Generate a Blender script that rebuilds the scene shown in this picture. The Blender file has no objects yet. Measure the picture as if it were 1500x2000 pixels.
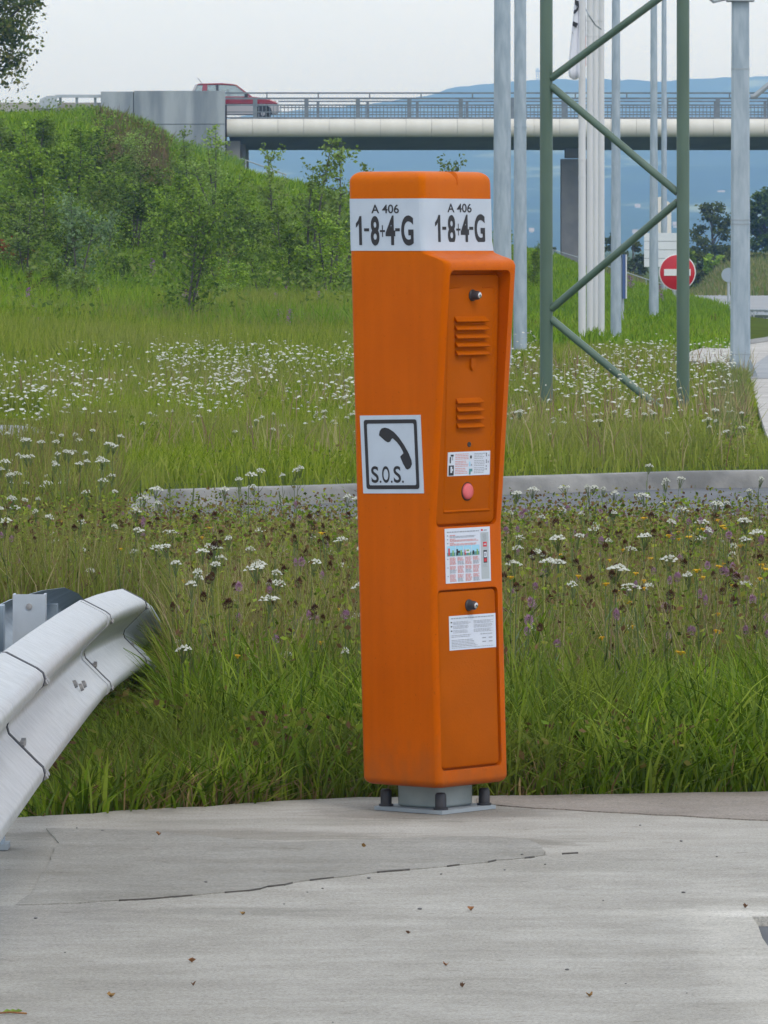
import bpy, bmesh, math, random
import numpy as np
from mathutils import Vector, Matrix

# ------------------------------------------------------------------ camera, sky, sun, exposure
sc = bpy.context.scene
F = 12240.0            # focal length in pixels of the 1500 px wide photograph
EYE = 1.632            # eye height in metres
HOR = 480.0            # horizon row
cam_d = bpy.data.cameras.new("camera")
cam = bpy.data.objects.new("camera", cam_d)
sc.collection.objects.link(cam)
cam.location = (0, 0, EYE)
cam.rotation_euler = (math.radians(90), 0, 0)
cam_d.sensor_fit = 'HORIZONTAL'
cam_d.sensor_width = 36.0
cam_d.lens = F / 1500.0 * 36.0
cam_d.shift_y = -(1000 - HOR) / 1500.0
cam_d.clip_start = 0.5
cam_d.clip_end = 30000
cam_d.dof.use_dof = True
cam_d.dof.focus_distance = 18.0
cam_d.dof.aperture_fstop = 110.0
sc.camera = cam

SUN_EL, SUN_AZ = math.radians(52), math.radians(150)     # azimuth clockwise from +Y (view direction)
world = bpy.data.worlds.new("World")
sc.world = world
world.use_nodes = True
wn, wl = world.node_tree.nodes, world.node_tree.links
wn.clear()
w_out = wn.new("ShaderNodeOutputWorld")
w_bg = wn.new("ShaderNodeBackground")
w_bg.inputs["Strength"].default_value = 0.1
w_sky = wn.new("ShaderNodeTexSky")
w_sky.sky_type = 'NISHITA'
w_sky.sun_disc = False
w_sky.sun_elevation = SUN_EL
w_sky.sun_rotation = SUN_AZ
w_sky.dust_density = 2.0
w_mix = wn.new("ShaderNodeMixRGB")
w_tc = wn.new("ShaderNodeTexCoord")
w_map = wn.new("ShaderNodeMapping")
w_map.inputs["Scale"].default_value = (1.2, 1.2, 5.0)
w_noise = wn.new("ShaderNodeTexNoise")
w_noise.inputs["Scale"].default_value = 2.6
w_noise.inputs["Detail"].default_value = 6
w_ramp = wn.new("ShaderNodeValToRGB")
w_ramp.color_ramp.elements[0].position = 0.30
w_ramp.color_ramp.elements[0].color = (11.2, 12.2, 13.7, 1)
w_ramp.color_ramp.elements[1].position = 0.72
w_ramp.color_ramp.elements[1].color = (12.6, 13.5, 14.8, 1)
w_mix.inputs["Fac"].default_value = 0.80          # a bright, almost closed cloud deck
wl.new(w_tc.outputs["Generated"], w_map.inputs["Vector"])
wl.new(w_map.outputs["Vector"], w_noise.inputs["Vector"])
wl.new(w_noise.outputs["Fac"], w_ramp.inputs["Fac"])
wl.new(w_sky.outputs["Color"], w_mix.inputs[1])
wl.new(w_ramp.outputs["Color"], w_mix.inputs[2])
wl.new(w_mix.outputs["Color"], w_bg.inputs["Color"])
wl.new(w_bg.outputs["Background"], w_out.inputs["Surface"])

sun_d = bpy.data.lights.new("sun", 'SUN')
sun_d.energy = 1.1
sun_d.angle = math.radians(14)
sun_d.color = (1.0, 0.95, 0.88)
sun = bpy.data.objects.new("sun", sun_d)
sc.collection.objects.link(sun)
to_sun = Vector((math.sin(SUN_AZ) * math.cos(SUN_EL), math.cos(SUN_AZ) * math.cos(SUN_EL), math.sin(SUN_EL)))
sun.rotation_euler = (-to_sun).to_track_quat('-Z', 'Y').to_euler()
sun.location = (20, -20, 40)

vs = sc.view_settings
vs.view_transform = 'Standard'
vs.look = 'None'
vs.exposure = 0.06
vs.gamma = 1.0
vs.use_curve_mapping = False
sc.cycles.use_denoising = True
sc.cycles.max_bounces = 5
sc.cycles.diffuse_bounces = 3
sc.cycles.glossy_bounces = 2
sc.cycles.transmission_bounces = 3
sc.cycles.use_adaptive_sampling = True
sc.cycles.adaptive_threshold = 0.02
sc.cycles.transparent_max_bounces = 8
sc.cycles.volume_bounces = 2

rng = np.random.default_rng(7)
random.seed(7)
COL = sc.collection

# ------------------------------------------------------------------ helpers
def W(px, py, d):
    """world point seen at photo pixel (px, py) at distance d"""
    return Vector(((px - 750) * d / F, d, EYE - (py - HOR) * d / F))

def GX(px, d):
    return (px - 750) * d / F

def gd(py, z=0.0):
    """distance at which a level surface of height z is seen in row py"""
    return F * (EYE - z) / (py - HOR)

def tag(o, label=None, cat=None, group=None, kind=None):
    if label: o["label"] = label
    if cat: o["category"] = cat
    if group: o["group"] = group
    if kind: o["kind"] = kind
    return o

def empty(name, loc=(0, 0, 0), label=None, cat=None, group=None):
    o = bpy.data.objects.new(name, None)
    o.empty_display_size = 0.1
    COL.objects.link(o)
    o.location = loc
    return tag(o, label, cat, group)

def link_mesh(name, me, mats, parent=None):
    if not isinstance(mats, (list, tuple)): mats = [mats]
    if not me.materials:
        for m in mats: me.materials.append(m)
    o = bpy.data.objects.new(name, me)
    COL.objects.link(o)
    if parent is not None: o.parent = parent
    return o

class MB:
    """collects simple shapes, then links them as one mesh object"""
    def __init__(s):
        s.v, s.f, s.m, s.sm = [], [], [], []
    def face(s, idx, mi=0, sm=False):
        s.f.append(tuple(idx)); s.m.append(mi); s.sm.append(sm)
    def box(s, c, sz, rz=0.0, mi=0, M=None):
        b = len(s.v)
        cz, sn = math.cos(rz), math.sin(rz)
        for dx in (-.5, .5):
            for dy in (-.5, .5):
                for dz in (-.5, .5):
                    p = Vector((dx * sz[0], dy * sz[1], dz * sz[2]))
                    if M is not None: p = M @ p
                    else: p = Vector((p.x * cz - p.y * sn, p.x * sn + p.y * cz, p.z))
                    s.v.append((p.x + c[0], p.y + c[1], p.z + c[2]))
        for q in ((0, 1, 3, 2), (4, 6, 7, 5), (0, 4, 5, 1), (2, 3, 7, 6), (0, 2, 6, 4), (1, 5, 7, 3)):
            s.face([b + i for i in q], mi)
        return s
    def prism(s, A, B, mi=0, sm=False, caps=True):
        """loft between two equal-length rings"""
        b = len(s.v); n = len(A)
        s.v += [tuple(p) for p in A] + [tuple(p) for p in B]
        for i in range(n):
            j = (i + 1) % n
            s.face((b + i, b + j, b + n + j, b + n + i), mi, sm)
        if caps:
            s.face([b + i for i in range(n)][::-1], mi)
            s.face([b + n + i for i in range(n)], mi)
        return s
    def rings(s, R, mi=0, sm=True, caps=True, closed=True):
        b = len(s.v); n = len(R[0])
        for r in R: s.v += [tuple(p) for p in r]
        for k in range(len(R) - 1):
            for i in range(n if closed else n - 1):
                j = (i + 1) % n
                s.face((b + k * n + i, b + k * n + j, b + (k + 1) * n + j, b + (k + 1) * n + i), mi, sm)
        if caps and closed:
            s.face([b + i for i in range(n)][::-1], mi)
            s.face([b + (len(R) - 1) * n + i for i in range(n)], mi)
        return s
    def tube(s, pts, rad, n=8, mi=0, sm=True, caps=True):
        pts = [Vector(p) for p in pts]
        if not isinstance(rad, (list, tuple)): rad = [rad] * len(pts)
        R = []
        up0 = None
        for i, p in enumerate(pts):
            t = (pts[min(i + 1, len(pts) - 1)] - pts[max(i - 1, 0)]).normalized()
            if up0 is None:
                up0 = Vector((0, 0, 1)) if abs(t.z) < .9 else Vector((0, -1, 0))
            a = t.cross(up0)
            if a.length < 1e-4: a = t.cross(Vector((1, 0, 0)))
            a.normalize(); bb = t.cross(a).normalized()
            up0 = -bb if bb.dot(up0) < 0 else bb
            R.append([p + (a * math.cos(2 * math.pi * k / n) + bb * math.sin(2 * math.pi * k / n)) * rad[i] for k in range(n)])
        return s.rings(R, mi, sm, caps)
    def lathe(s, c, axis, prof, n=16, mi=0, sm=True):
        """prof: (along axis, radius)"""
        c = Vector(c); ax = Vector(axis).normalized()
        a = ax.cross(Vector((0, 0, 1)))
        if a.length < 1e-4: a = ax.cross(Vector((1, 0, 0)))
        a.normalize(); bb = ax.cross(a)
        R = [[c + ax * h + (a * math.cos(2 * math.pi * k / n) + bb * math.sin(2 * math.pi * k / n)) * max(r, 1e-4) for k in range(n)] for h, r in prof]
        return s.rings(R, mi, sm, True)
    def mesh(s, name):
        me = bpy.data.meshes.new(name)
        me.from_pydata([tuple(p) for p in s.v], [], s.f)
        me.polygons.foreach_set("material_index", s.m)
        me.polygons.foreach_set("use_smooth", s.sm)
        bm = bmesh.new(); bm.from_mesh(me)
        bmesh.ops.recalc_face_normals(bm, faces=bm.faces)
        bm.to_mesh(me); bm.free()
        me.update()
        me.set_sharp_from_angle(angle=math.radians(42))
        return me
    def build(s, name, mats, parent=None):
        return link_mesh(name, s.mesh(name), mats, parent)

def bake(o):
    """apply the modifiers of o"""
    dg = bpy.context.evaluated_depsgraph_get()
    me = bpy.data.meshes.new_from_object(o.evaluated_get(dg))
    o.modifiers.clear()
    o.data = me
    return o

def bevel(o, w, seg=2, ang=40):
    m = o.modifiers.new("bevel", 'BEVEL')
    m.width = w; m.segments = seg; m.limit_method = 'ANGLE'; m.angle_limit = math.radians(ang)
    return o

# ------------------------------------------------------------------ materials
def nodes_of(name):
    m = bpy.data.materials.new(name)
    m.use_nodes = True
    nt = m.node_tree
    return m, nt, nt.nodes, nt.links, nt.nodes["Principled BSDF"]

def rgb(h):
    """sRGB hex to linear"""
    c = [int(h[i:i + 2], 16) / 255 for i in (0, 2, 4)]
    return tuple(x / 12.92 if x <= .04045 else ((x + .055) / 1.055) ** 2.4 for x in c)

def mat(name, c, c2=None, rough=.6, metal=0.0, scale=8.0, stretch=(1, 1, 1), bump=0.0, bscale=60.0, spec=.5, lo=.35, hi=.65, detail=5, coat=0):
    m, nt, n, l, p = nodes_of(name)
    p.inputs["Roughness"].default_value = rough
    p.inputs["Metallic"].default_value = metal
    p.inputs["Specular IOR Level"].default_value = spec
    p.inputs["Coat Weight"].default_value = coat
    p.inputs["Base Color"].default_value = (*c, 1)
    tc = n.new("ShaderNodeTexCoord")
    mp = n.new("ShaderNodeMapping"); mp.inputs["Scale"].default_value = stretch
    l.new(tc.outputs["Object"], mp.inputs["Vector"])
    if c2 is not None:
        nz = n.new("ShaderNodeTexNoise"); nz.inputs["Scale"].default_value = scale; nz.inputs["Detail"].default_value = detail
        l.new(mp.outputs["Vector"], nz.inputs["Vector"])
        r = n.new("ShaderNodeValToRGB")
        r.color_ramp.elements[0].position = lo; r.color_ramp.elements[0].color = (*c, 1)
        r.color_ramp.elements[1].position = hi; r.color_ramp.elements[1].color = (*c2, 1)
        l.new(nz.outputs["Fac"], r.inputs["Fac"])
        l.new(r.outputs["Color"], p.inputs["Base Color"])
    if bump:
        nb = n.new("ShaderNodeTexNoise"); nb.inputs["Scale"].default_value = bscale; nb.inputs["Detail"].default_value = 4
        l.new(mp.outputs["Vector"], nb.inputs["Vector"])
        b = n.new("ShaderNodeBump"); b.inputs["Strength"].default_value = bump; b.inputs["Distance"].default_value = .01
        l.new(nb.outputs["Fac"], b.inputs["Height"])
        l.new(b.outputs["Normal"], p.inputs["Normal"])
    return m

def leaf_mat(name, cols, trans=.35, rough=.65, patch=None, patch_scale=.35, vary=0.0):
    """colour per blade or leaf (random per island), with soft light coming through"""
    m, nt, n, l, p = nodes_of(name)
    g = n.new("ShaderNodeNewGeometry")
    r = n.new("ShaderNodeValToRGB")
    el = r.color_ramp.elements
    while len(el) < len(cols): el.new(.5)
    for i, c in enumerate(cols):
        el[i].position = i / (len(cols) - 1); el[i].color = (*c, 1)
    l.new(g.outputs["Random Per Island"], r.inputs["Fac"])
    out = r.outputs["Color"]
    if patch is not None:
        tc = n.new("ShaderNodeTexCoord")
        nz = n.new("ShaderNodeTexNoise"); nz.inputs["Scale"].default_value = patch_scale; nz.inputs["Detail"].default_value = 3
        l.new(tc.outputs["Object"], nz.inputs["Vector"])
        r2 = n.new("ShaderNodeValToRGB")
        r2.color_ramp.elements[0].position = .42; r2.color_ramp.elements[1].position = .62
        l.new(nz.outputs["Fac"], r2.inputs["Fac"])
        mx = n.new("ShaderNodeMixRGB")
        mu = n.new("ShaderNodeMath"); mu.operation = 'MULTIPLY'; mu.inputs[1].default_value = .6
        l.new(r2.outputs["Color"], mu.inputs[0]); l.new(mu.outputs[0], mx.inputs["Fac"])
        l.new(out, mx.inputs[1]); mx.inputs[2].default_value = (*patch, 1)
        out = mx.outputs["Color"]
    if vary:                                             # each plant a little lighter or darker
        oi = n.new("ShaderNodeObjectInfo"); mr = n.new("ShaderNodeMapRange")
        mr.inputs["To Min"].default_value = 1 - vary; mr.inputs["To Max"].default_value = 1 + vary
        l.new(oi.outputs["Random"], mr.inputs["Value"])
        mv = n.new("ShaderNodeMixRGB"); mv.blend_type = 'MULTIPLY'; mv.inputs["Fac"].default_value = 1
        l.new(out, mv.inputs[1]); l.new(mr.outputs["Result"], mv.inputs[2]); out = mv.outputs["Color"]
    l.new(out, p.inputs["Base Color"])
    p.inputs["Roughness"].default_value = rough
    p.inputs["Specular IOR Level"].default_value = .10
    p.inputs["Specular Tint"].default_value = (.8, .95, .35, 1)
    tr = n.new("ShaderNodeBsdfTranslucent")
    l.new(out, tr.inputs["Color"])
    mix = n.new("ShaderNodeMixShader"); mix.inputs["Fac"].default_value = trans
    l.new(p.outputs[0], mix.inputs[1]); l.new(tr.outputs[0], mix.inputs[2])
    l.new(mix.outputs[0], n["Material Output"].inputs["Surface"])
    return m

def concrete_mat(name, c, c2, streak=True, stain=None, scale=1.0, marks=()):
    """brushed, weathered concrete: fine grain, long streaks across the view, blotches, pits"""
    m, nt, n, l, p = nodes_of(name)
    tc = n.new("ShaderNodeTexCoord")
    def noise(sx, sy, scl, det=6, rough=.6):
        mp = n.new("ShaderNodeMapping"); mp.inputs["Scale"].default_value = (sx, sy, 1)
        l.new(tc.outputs["Object"], mp.inputs["Vector"])
        z = n.new("ShaderNodeTexNoise"); z.inputs["Scale"].default_value = scl * scale; z.inputs["Detail"].default_value = det
        z.inputs["Roughness"].default_value = rough
        l.new(mp.outputs["Vector"], z.inputs["Vector"])
        return z.outputs["Fac"]
    def ramp(src, a, b, ca, cb):
        r = n.new("ShaderNodeValToRGB")
        r.color_ramp.elements[0].position = a; r.color_ramp.elements[0].color = (*ca, 1)
        r.color_ramp.elements[1].position = b; r.color_ramp.elements[1].color = (*cb, 1)
        l.new(src, r.inputs["Fac"]); return r.outputs["Color"]
    def mixc(kind, fac, a, b):
        x = n.new("ShaderNodeMixRGB"); x.blend_type = kind; x.inputs["Fac"].default_value = fac
        l.new(a, x.inputs[1]); l.new(b, x.inputs[2]); return x.outputs["Color"]
    base = ramp(noise(1, 1, 2.2), .35, .68, c, c2)
    if streak:
        s1 = ramp(noise(.5, 5.0, 6.0, 8, .75), .34, .66, (.94, .94, .935), (1.03, 1.03, 1.03))
        base = mixc('MULTIPLY', .85, base, s1)
        s2 = ramp(noise(1.1, 9.0, 4.5, 4, .6), .62, .74, (1, 1, 1), (.84, .84, .83))
        base = mixc('MULTIPLY', .7, base, s2)
    gr = ramp(noise(1, 1.5, 130, 4, .8), .36, .64, (.58, .58, .575), (1.36, 1.36, 1.36))
    base = mixc('MULTIPLY', .75, base, gr)
    pit = ramp(noise(1, 1.7, 75, 2, .5), .66, .71, (1, 1, 1), (.55, .54, .52))
    base = mixc('MULTIPLY', .8, base, pit)
    bl = ramp(noise(.9, 1.8, 2.2, 9, .75), .38, .64, (.80, .79, .765), (1.05, 1.05, 1.05))
    base = mixc('MULTIPLY', .9, base, bl)
    sp = ramp(noise(1, 2.2, 16, 3, .5), .66, .72, (1, 1, 1), (.6, .58, .55))
    base = mixc('MULTIPLY', .75, base, sp)
    for (cx, cy, rx, ry, cm) in marks:                    # worn or stained areas with ragged soft edges
        mp = n.new("ShaderNodeMapping"); mp.vector_type = 'POINT'
        mp.inputs["Scale"].default_value = (1 / rx, 1 / ry, 0); mp.inputs["Location"].default_value = (-cx / rx, -cy / ry, 0)
        l.new(tc.outputs["Object"], mp.inputs["Vector"])
        ln = n.new("ShaderNodeVectorMath"); ln.operation = 'LENGTH'
        l.new(mp.outputs["Vector"], ln.inputs[0])
        ad = n.new("ShaderNodeMath"); ad.operation = 'MULTIPLY_ADD'; ad.inputs[1].default_value = 1.5
        l.new(noise(1, 2.4, 7, 7, .7), ad.inputs[0]); l.new(ln.outputs["Value"], ad.inputs[2])
        mk = ramp(ad.outputs[0], .0, 1.0, cm, (1, 1, 1))
        rr_ = mk.node.color_ramp; rr_.elements[0].position = .0
        sc_ = n.new("ShaderNodeMath"); sc_.operation = 'MULTIPLY_ADD'; sc_.inputs[1].default_value = 2.2; sc_.inputs[2].default_value = -3.1
        l.new(ad.outputs[0], sc_.inputs[0]); l.new(sc_.outputs[0], mk.node.inputs["Fac"])
        base = mixc('MULTIPLY', 1.0, base, mk)
    if stain is not None:
        st = ramp(noise(1, 1.6, 5, 5, .65), .55, .70, (1, 1, 1), stain)
        base = mixc('MULTIPLY', .8, base, st)
    l.new(base, p.inputs["Base Color"])
    p.inputs["Roughness"].default_value = .9
    p.inputs["Specular IOR Level"].default_value = .25
    b = n.new("ShaderNodeBump"); b.inputs["Strength"].default_value = .6; b.inputs["Distance"].default_value = .006
    l.new(noise(.8, 2, 90, 6, .8), b.inputs["Height"]); l.new(b.outputs["Normal"], p.inputs["Normal"])
    return m

M = {}
def orange_mat(name, c, c2, faded):
    """fibreglass shell: bleached towards the top, faint run-off streaks, road splash at the foot"""
    m, nt, n, l, p = nodes_of(name)
    tc = n.new("ShaderNodeTexCoord")
    def noise(s, scl, det=5):
        mp = n.new("ShaderNodeMapping"); mp.inputs["Scale"].default_value = s
        l.new(tc.outputs["Object"], mp.inputs["Vector"])
        z = n.new("ShaderNodeTexNoise"); z.inputs["Scale"].default_value = scl; z.inputs["Detail"].default_value = det
        l.new(mp.outputs["Vector"], z.inputs["Vector"]); return z.outputs["Fac"]
    def ramp(src, a, b, ca, cb):
        r = n.new("ShaderNodeValToRGB"); e = r.color_ramp.elements
        e[0].position = a; e[0].color = (*ca, 1); e[1].position = b; e[1].color = (*cb, 1)
        l.new(src, r.inputs["Fac"]); return r.outputs["Color"]
    def mix(kind, a, b, fac):
        x = n.new("ShaderNodeMixRGB"); x.blend_type = kind
        if isinstance(fac, float): x.inputs["Fac"].default_value = fac
        else: l.new(fac, x.inputs["Fac"])
        l.new(a, x.inputs[1]); l.new(b, x.inputs[2]); return x.outputs["Color"]
    base = ramp(noise((1, 1, 1), 5), .35, .65, c, c2)
    base = mix('MULTIPLY', base, ramp(noise((9, 9, .5), 4, 6), .35, .7, (.93, .92, .90), (1.04, 1.04, 1.0)), .8)
    sep = n.new("ShaderNodeSeparateXYZ"); l.new(tc.outputs["Object"], sep.inputs[0])
    def zmask(z0, z1, amp):
        a = n.new("ShaderNodeMath"); a.operation = 'MULTIPLY_ADD'; a.inputs[1].default_value = amp
        l.new(noise((6, 6, 3), 5, 6), a.inputs[0]); l.new(sep.outputs["Z"], a.inputs[2])
        r = n.new("ShaderNodeMapRange"); r.inputs["From Min"].default_value = z0; r.inputs["From Max"].default_value = z1
        l.new(a.outputs[0], r.inputs["Value"]); return r.outputs["Result"]
    fd = n.new("ShaderNodeRGB"); fd.outputs[0].default_value = (*faded, 1)
    base = mix('MIX', base, fd.outputs[0], zmask(1.62, 2.35, .35))
    dirt = n.new("ShaderNodeRGB"); dirt.outputs[0].default_value = (.30, .085, .02, 1)
    base = mix('MIX', base, dirt.outputs[0], zmask(.36, .10, .30))
    spk = ramp(noise((1, 1, 1), 130, 2), .70, .74, (1, 1, 1), (.55, .5, .45))
    base = mix('MULTIPLY', base, spk, .6)
    l.new(base, p.inputs["Base Color"])
    rg = ramp(noise((1, 1, .4), 9), .3, .7, (.38, .38, .38), (.58, .58, .58)); l.new(rg, p.inputs["Roughness"])
    p.inputs["Specular IOR Level"].default_value = .28
    p.inputs["Specular Tint"].default_value = (1, .48, .06, 1)
    b = n.new("ShaderNodeBump"); b.inputs["Strength"].default_value = .05; b.inputs["Distance"].default_value = .01
    l.new(noise((1, 1, 1), 160), b.inputs["Height"]); l.new(b.outputs["Normal"], p.inputs["Normal"])
    return m
M['orange'] = orange_mat("weathered_orange_shell", (.53, .096, .0001), (.49, .087, .0001), (.58, .13, .003))
M['orange_door'] = mat("orange_door", (.41, .085, .0004), (.365, .076, .0004), rough=.55, scale=7, bump=.08, bscale=150, spec=.04)
M['gap'] = mat("dark_rubber_seal", (.02, .012, .008), rough=.8)
M['label_white'] = mat("reflective_white_film", (.47, .53, .60), (.43, .49, .56), rough=.45, scale=14)
M['paper'] = mat("glossy_white_sticker", (.62, .66, .74), (.58, .62, .70), rough=.35, scale=20)
M['ink'] = mat("black_ink", (.012, .011, .014), rough=.5)
M['ink_grey'] = mat("grey_print", (.30, .32, .36), rough=.5)
M['ink_red'] = mat("red_print", (.60, .22, .20), rough=.5)
M['red_print'] = mat("solid_red_print", (.55, .03, .04), rough=.5)
M['sky_print'] = mat("light_blue_print", (.30, .58, .74), rough=.5)
M['teal_print'] = mat("teal_print", (.08, .25, .26), rough=.5)
M['green_print'] = mat("green_print", (.20, .36, .10), rough=.5)
M['panel_print'] = mat("grey_panel_print", (.40, .44, .46), rough=.5)
M['pink'] = mat("faded_red_button", (.60, .09, .10), (.66, .13, .14), rough=.45, scale=30)
M['black'] = mat("black_rubber", (.018, .019, .024), (.03, .03, .036), rough=.5, scale=30)
M['steel'] = mat("bright_steel", (.62, .62, .6), rough=.25, metal=1)
M['galv'] = mat("galvanised_steel", (.38, .42, .46), (.47, .51, .55), rough=.55, metal=.35, scale=9, bump=.03, bscale=40)
M['galv_dark'] = mat("old_galvanised_steel", (.27, .31, .34), (.36, .40, .43), rough=.6, metal=.3, scale=6)
M['pedestal'] = mat("grey_painted_pedestal", (.24, .29, .28), (.34, .38, .37), rough=.6, scale=11, bump=.1, lo=.3, hi=.7)
M['rail'] = mat("guardrail_zinc", (.40, .41, .42), (.50, .51, .52), rough=.38, metal=.45, scale=26, stretch=(1, .7, 1), detail=9)
M['rail_blue'] = mat("aged_zinc_rail", (.26, .32, .38), (.35, .42, .48), rough=.55, metal=.3, scale=5)
M['joint'] = mat("dark_lap_joint", (.035, .035, .045), rough=.8)
M['bolt'] = mat("dull_zinc_bolt", (.20, .20, .21), (.32, .31, .30), rough=.6, metal=.3, scale=40)
M['green_paint'] = mat("green_mast_paint", (.066, .112, .078), (.090, .142, .102), rough=.45, scale=4, stretch=(1, 1, .3))
M['pole'] = mat("galvanised_lamp_pole", (.28, .345, .40), (.38, .445, .50), rough=.55, metal=.25, scale=5, stretch=(3, 3, .7))
M['white_pole'] = mat("white_flagpole", (.55, .56, .58), (.62, .62, .62), rough=.5, scale=3, stretch=(4, 4, .4))
M['bridge_con'] = mat("weathered_wing_wall", (.19, .22, .245), (.35, .385, .41), rough=.9, scale=1.0, stretch=(1.4, 1, .25), bump=.1, bscale=6, detail=9)
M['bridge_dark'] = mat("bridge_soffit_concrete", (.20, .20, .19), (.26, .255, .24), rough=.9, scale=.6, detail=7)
M['cornice'] = mat("cream_cornice", (.60, .58, .52), (.66, .645, .59), rough=.6, scale=1.2, stretch=(1, 1, .4))
M['pier'] = mat("bridge_pier_concrete", (.20, .20, .21), (.27, .265, .265), rough=.9, scale=1.2)
M['bridge_rail'] = mat("bridge_railing_steel", (.13, .16, .185), (.19, .22, .245), rough=.6, metal=.2, scale=3)
M['asphalt'] = mat("asphalt", (.085, .09, .10), (.12, .125, .135), rough=.9, scale=3, bump=.2, bscale=120)
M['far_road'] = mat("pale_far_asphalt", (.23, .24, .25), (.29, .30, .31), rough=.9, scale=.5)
M['kerb'] = mat("kerb_concrete", (.15, .15, .145), (.29, .285, .27), rough=.95, scale=3.2, bump=.35, bscale=45, detail=9)
M['gravel'] = mat("pale_gravel_pavement", (.33, .31, .285), (.45, .43, .40), rough=.95, scale=2, bump=.3, bscale=30)
M['white_sign'] = mat("white_sign_sheet", (.62, .66, .70), (.68, .71, .74), rough=.5, scale=3)
M['sign_red'] = mat("sign_red", (.46, .006, .016), (.52, .010, .020), rough=.4, scale=3)
M['sign_white'] = mat("sign_white", (.70, .70, .72), rough=.45)
M['sign_back'] = mat("grey_sign_back", (.30, .36, .42), rough=.5)
M['bark'] = mat("bark", (.055, .05, .04), (.10, .09, .075), rough=.9, scale=12)
M['car_red'] = mat("red_car_paint", (.22, .008, .018), (.25, .010, .022), rough=.22, scale=1, coat=.6)
M['car_silver'] = mat("silver_cladding", (.42, .41, .42), rough=.4, metal=.3)
M['car_dark'] = mat("dark_trim", (.02, .02, .022), rough=.5)
M['tyre'] = mat("tyre_rubber", (.015, .015, .016), rough=.8)
M['alloy'] = mat("alloy_rim", (.35, .35, .37), rough=.35, metal=.7)
M['seat'] = mat("dark_seat_fabric", (.05, .055, .065), rough=.9)
M['soil'] = mat("soil", (.06, .05, .03), (.10, .085, .05), rough=1, scale=20)
M['concrete'] = concrete_mat("brushed_concrete", (.38, .36, .322), (.445, .425, .385), marks=((.148, 18.05, .42, .26, (.66, .65, .64)), (.20, 17.13, .36, .20, (.64, .63, .61)), (-.52, 17.36, .55, .16, (.72, .71, .69)), (-1.0, 16.6, .22, .9, (.8, .8, .79)), (-.25, 17.75, .5, .12, (.82, .82, .8))))
M['concrete_front'] = concrete_mat("brushed_front_concrete", (.36, .343, .308), (.435, .418, .380), marks=((.90, 14.1, .19, 1.9, (1.2, 1.2, 1.2)), (.74, 15.3, .22, .12, (1.15, 1.15, 1.15)), (-.95, 15.2, .35, .8, (.86, .86, .87)), (-.35, 15.35, .25, .10, (.8, .8, .79)), (.55, 16.5, .5, .18, (.88, .88, .87))))
M['concrete_patch'] = concrete_mat("grey_mortar_patch", (.29, .278, .25), (.345, .332, .302), stain=(.8, .78, .75))
M['concrete_brown'] = concrete_mat("brown_grit_concrete", (.27, .235, .205), (.32, .285, .25), streak=False)
M['mortar'] = concrete_mat("pale_mortar", (.43, .43, .415), (.51, .51, .495))
M['flag_cloth'] = mat("white_flag_cloth", (.66, .67, .74), (.70, .71, .77), rough=.8, scale=4)
M['navy_cloth'] = mat("navy_flag_cloth", (.02, .025, .09), rough=.8)
M['red_cloth'] = mat("red_flag_cloth", (.45, .03, .05), rough=.8)
M['blue_sign'] = mat("blue_sign_edge", (.05, .10, .25), rough=.5)

def glass_mat():
    m, nt, n, l, p = nodes_of("car_glass")
    p.inputs["Base Color"].default_value = (.55, .62, .64, 1)
    p.inputs["Roughness"].default_value = .05
    t = n.new("ShaderNodeBsdfTransparent"); t.inputs["Color"].default_value = (.80, .86, .86, 1)
    mx = n.new("ShaderNodeMixShader"); mx.inputs["Fac"].default_value = .30
    l.new(t.outputs[0], mx.inputs[1]); l.new(p.outputs[0], mx.inputs[2])
    l.new(mx.outputs[0], n["Material Output"].inputs["Surface"])
    return m
M['glass'] = glass_mat()

def ground_mat():
    m, nt, n, l, p = nodes_of("meadow_soil")
    tc = n.new("ShaderNodeTexCoord")
    z = n.new("ShaderNodeTexNoise"); z.inputs["Scale"].default_value = 1.6; z.inputs["Detail"].default_value = 8
    l.new(tc.outputs["Object"], z.inputs["Vector"])
    r = n.new("ShaderNodeValToRGB")
    e = r.color_ramp.elements
    e[0].position = .3; e[0].color = (.060, .075, .020, 1)
    e[1].position = .7; e[1].color = (.085, .120, .022, 1)
    l.new(z.outputs["Fac"], r.inputs["Fac"]); l.new(r.outputs["Color"], p.inputs["Base Color"])
    p.inputs["Roughness"].default_value = 1; p.inputs["Specular IOR Level"].default_value = 0
    return m
M['ground'] = ground_mat()

def hill_mat():
    m, nt, n, l, p = nodes_of("wooded_hill")
    tc = n.new("ShaderNodeTexCoord")
    mp = n.new("ShaderNodeMapping"); mp.inputs["Scale"].default_value = (1, .35, 2.5)
    l.new(tc.outputs["Object"], mp.inputs["Vector"])
    z = n.new("ShaderNodeTexNoise"); z.inputs["Scale"].default_value = .010; z.inputs["Detail"].default_value = 9; z.inputs["Roughness"].default_value = .62
    l.new(mp.outputs["Vector"], z.inputs["Vector"])
    r = n.new("ShaderNodeValToRGB")
    e = r.color_ramp.elements
    e[0].position = .38; e[0].color = (.014, .024, .018, 1)
    e[1].position = .66; e[1].color = (.22, .25, .13, 1)
    x = e.new(.56); x.color = (.03, .05, .022, 1)
    l.new(z.outputs["Fac"], r.inputs["Fac"]); l.new(r.outputs["Color"], p.inputs["Base Color"])
    p.inputs["Roughness"].default_value = 1; p.inputs["Specular IOR Level"].default_value = 0
    return m
M['hill'] = hill_mat()
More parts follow.
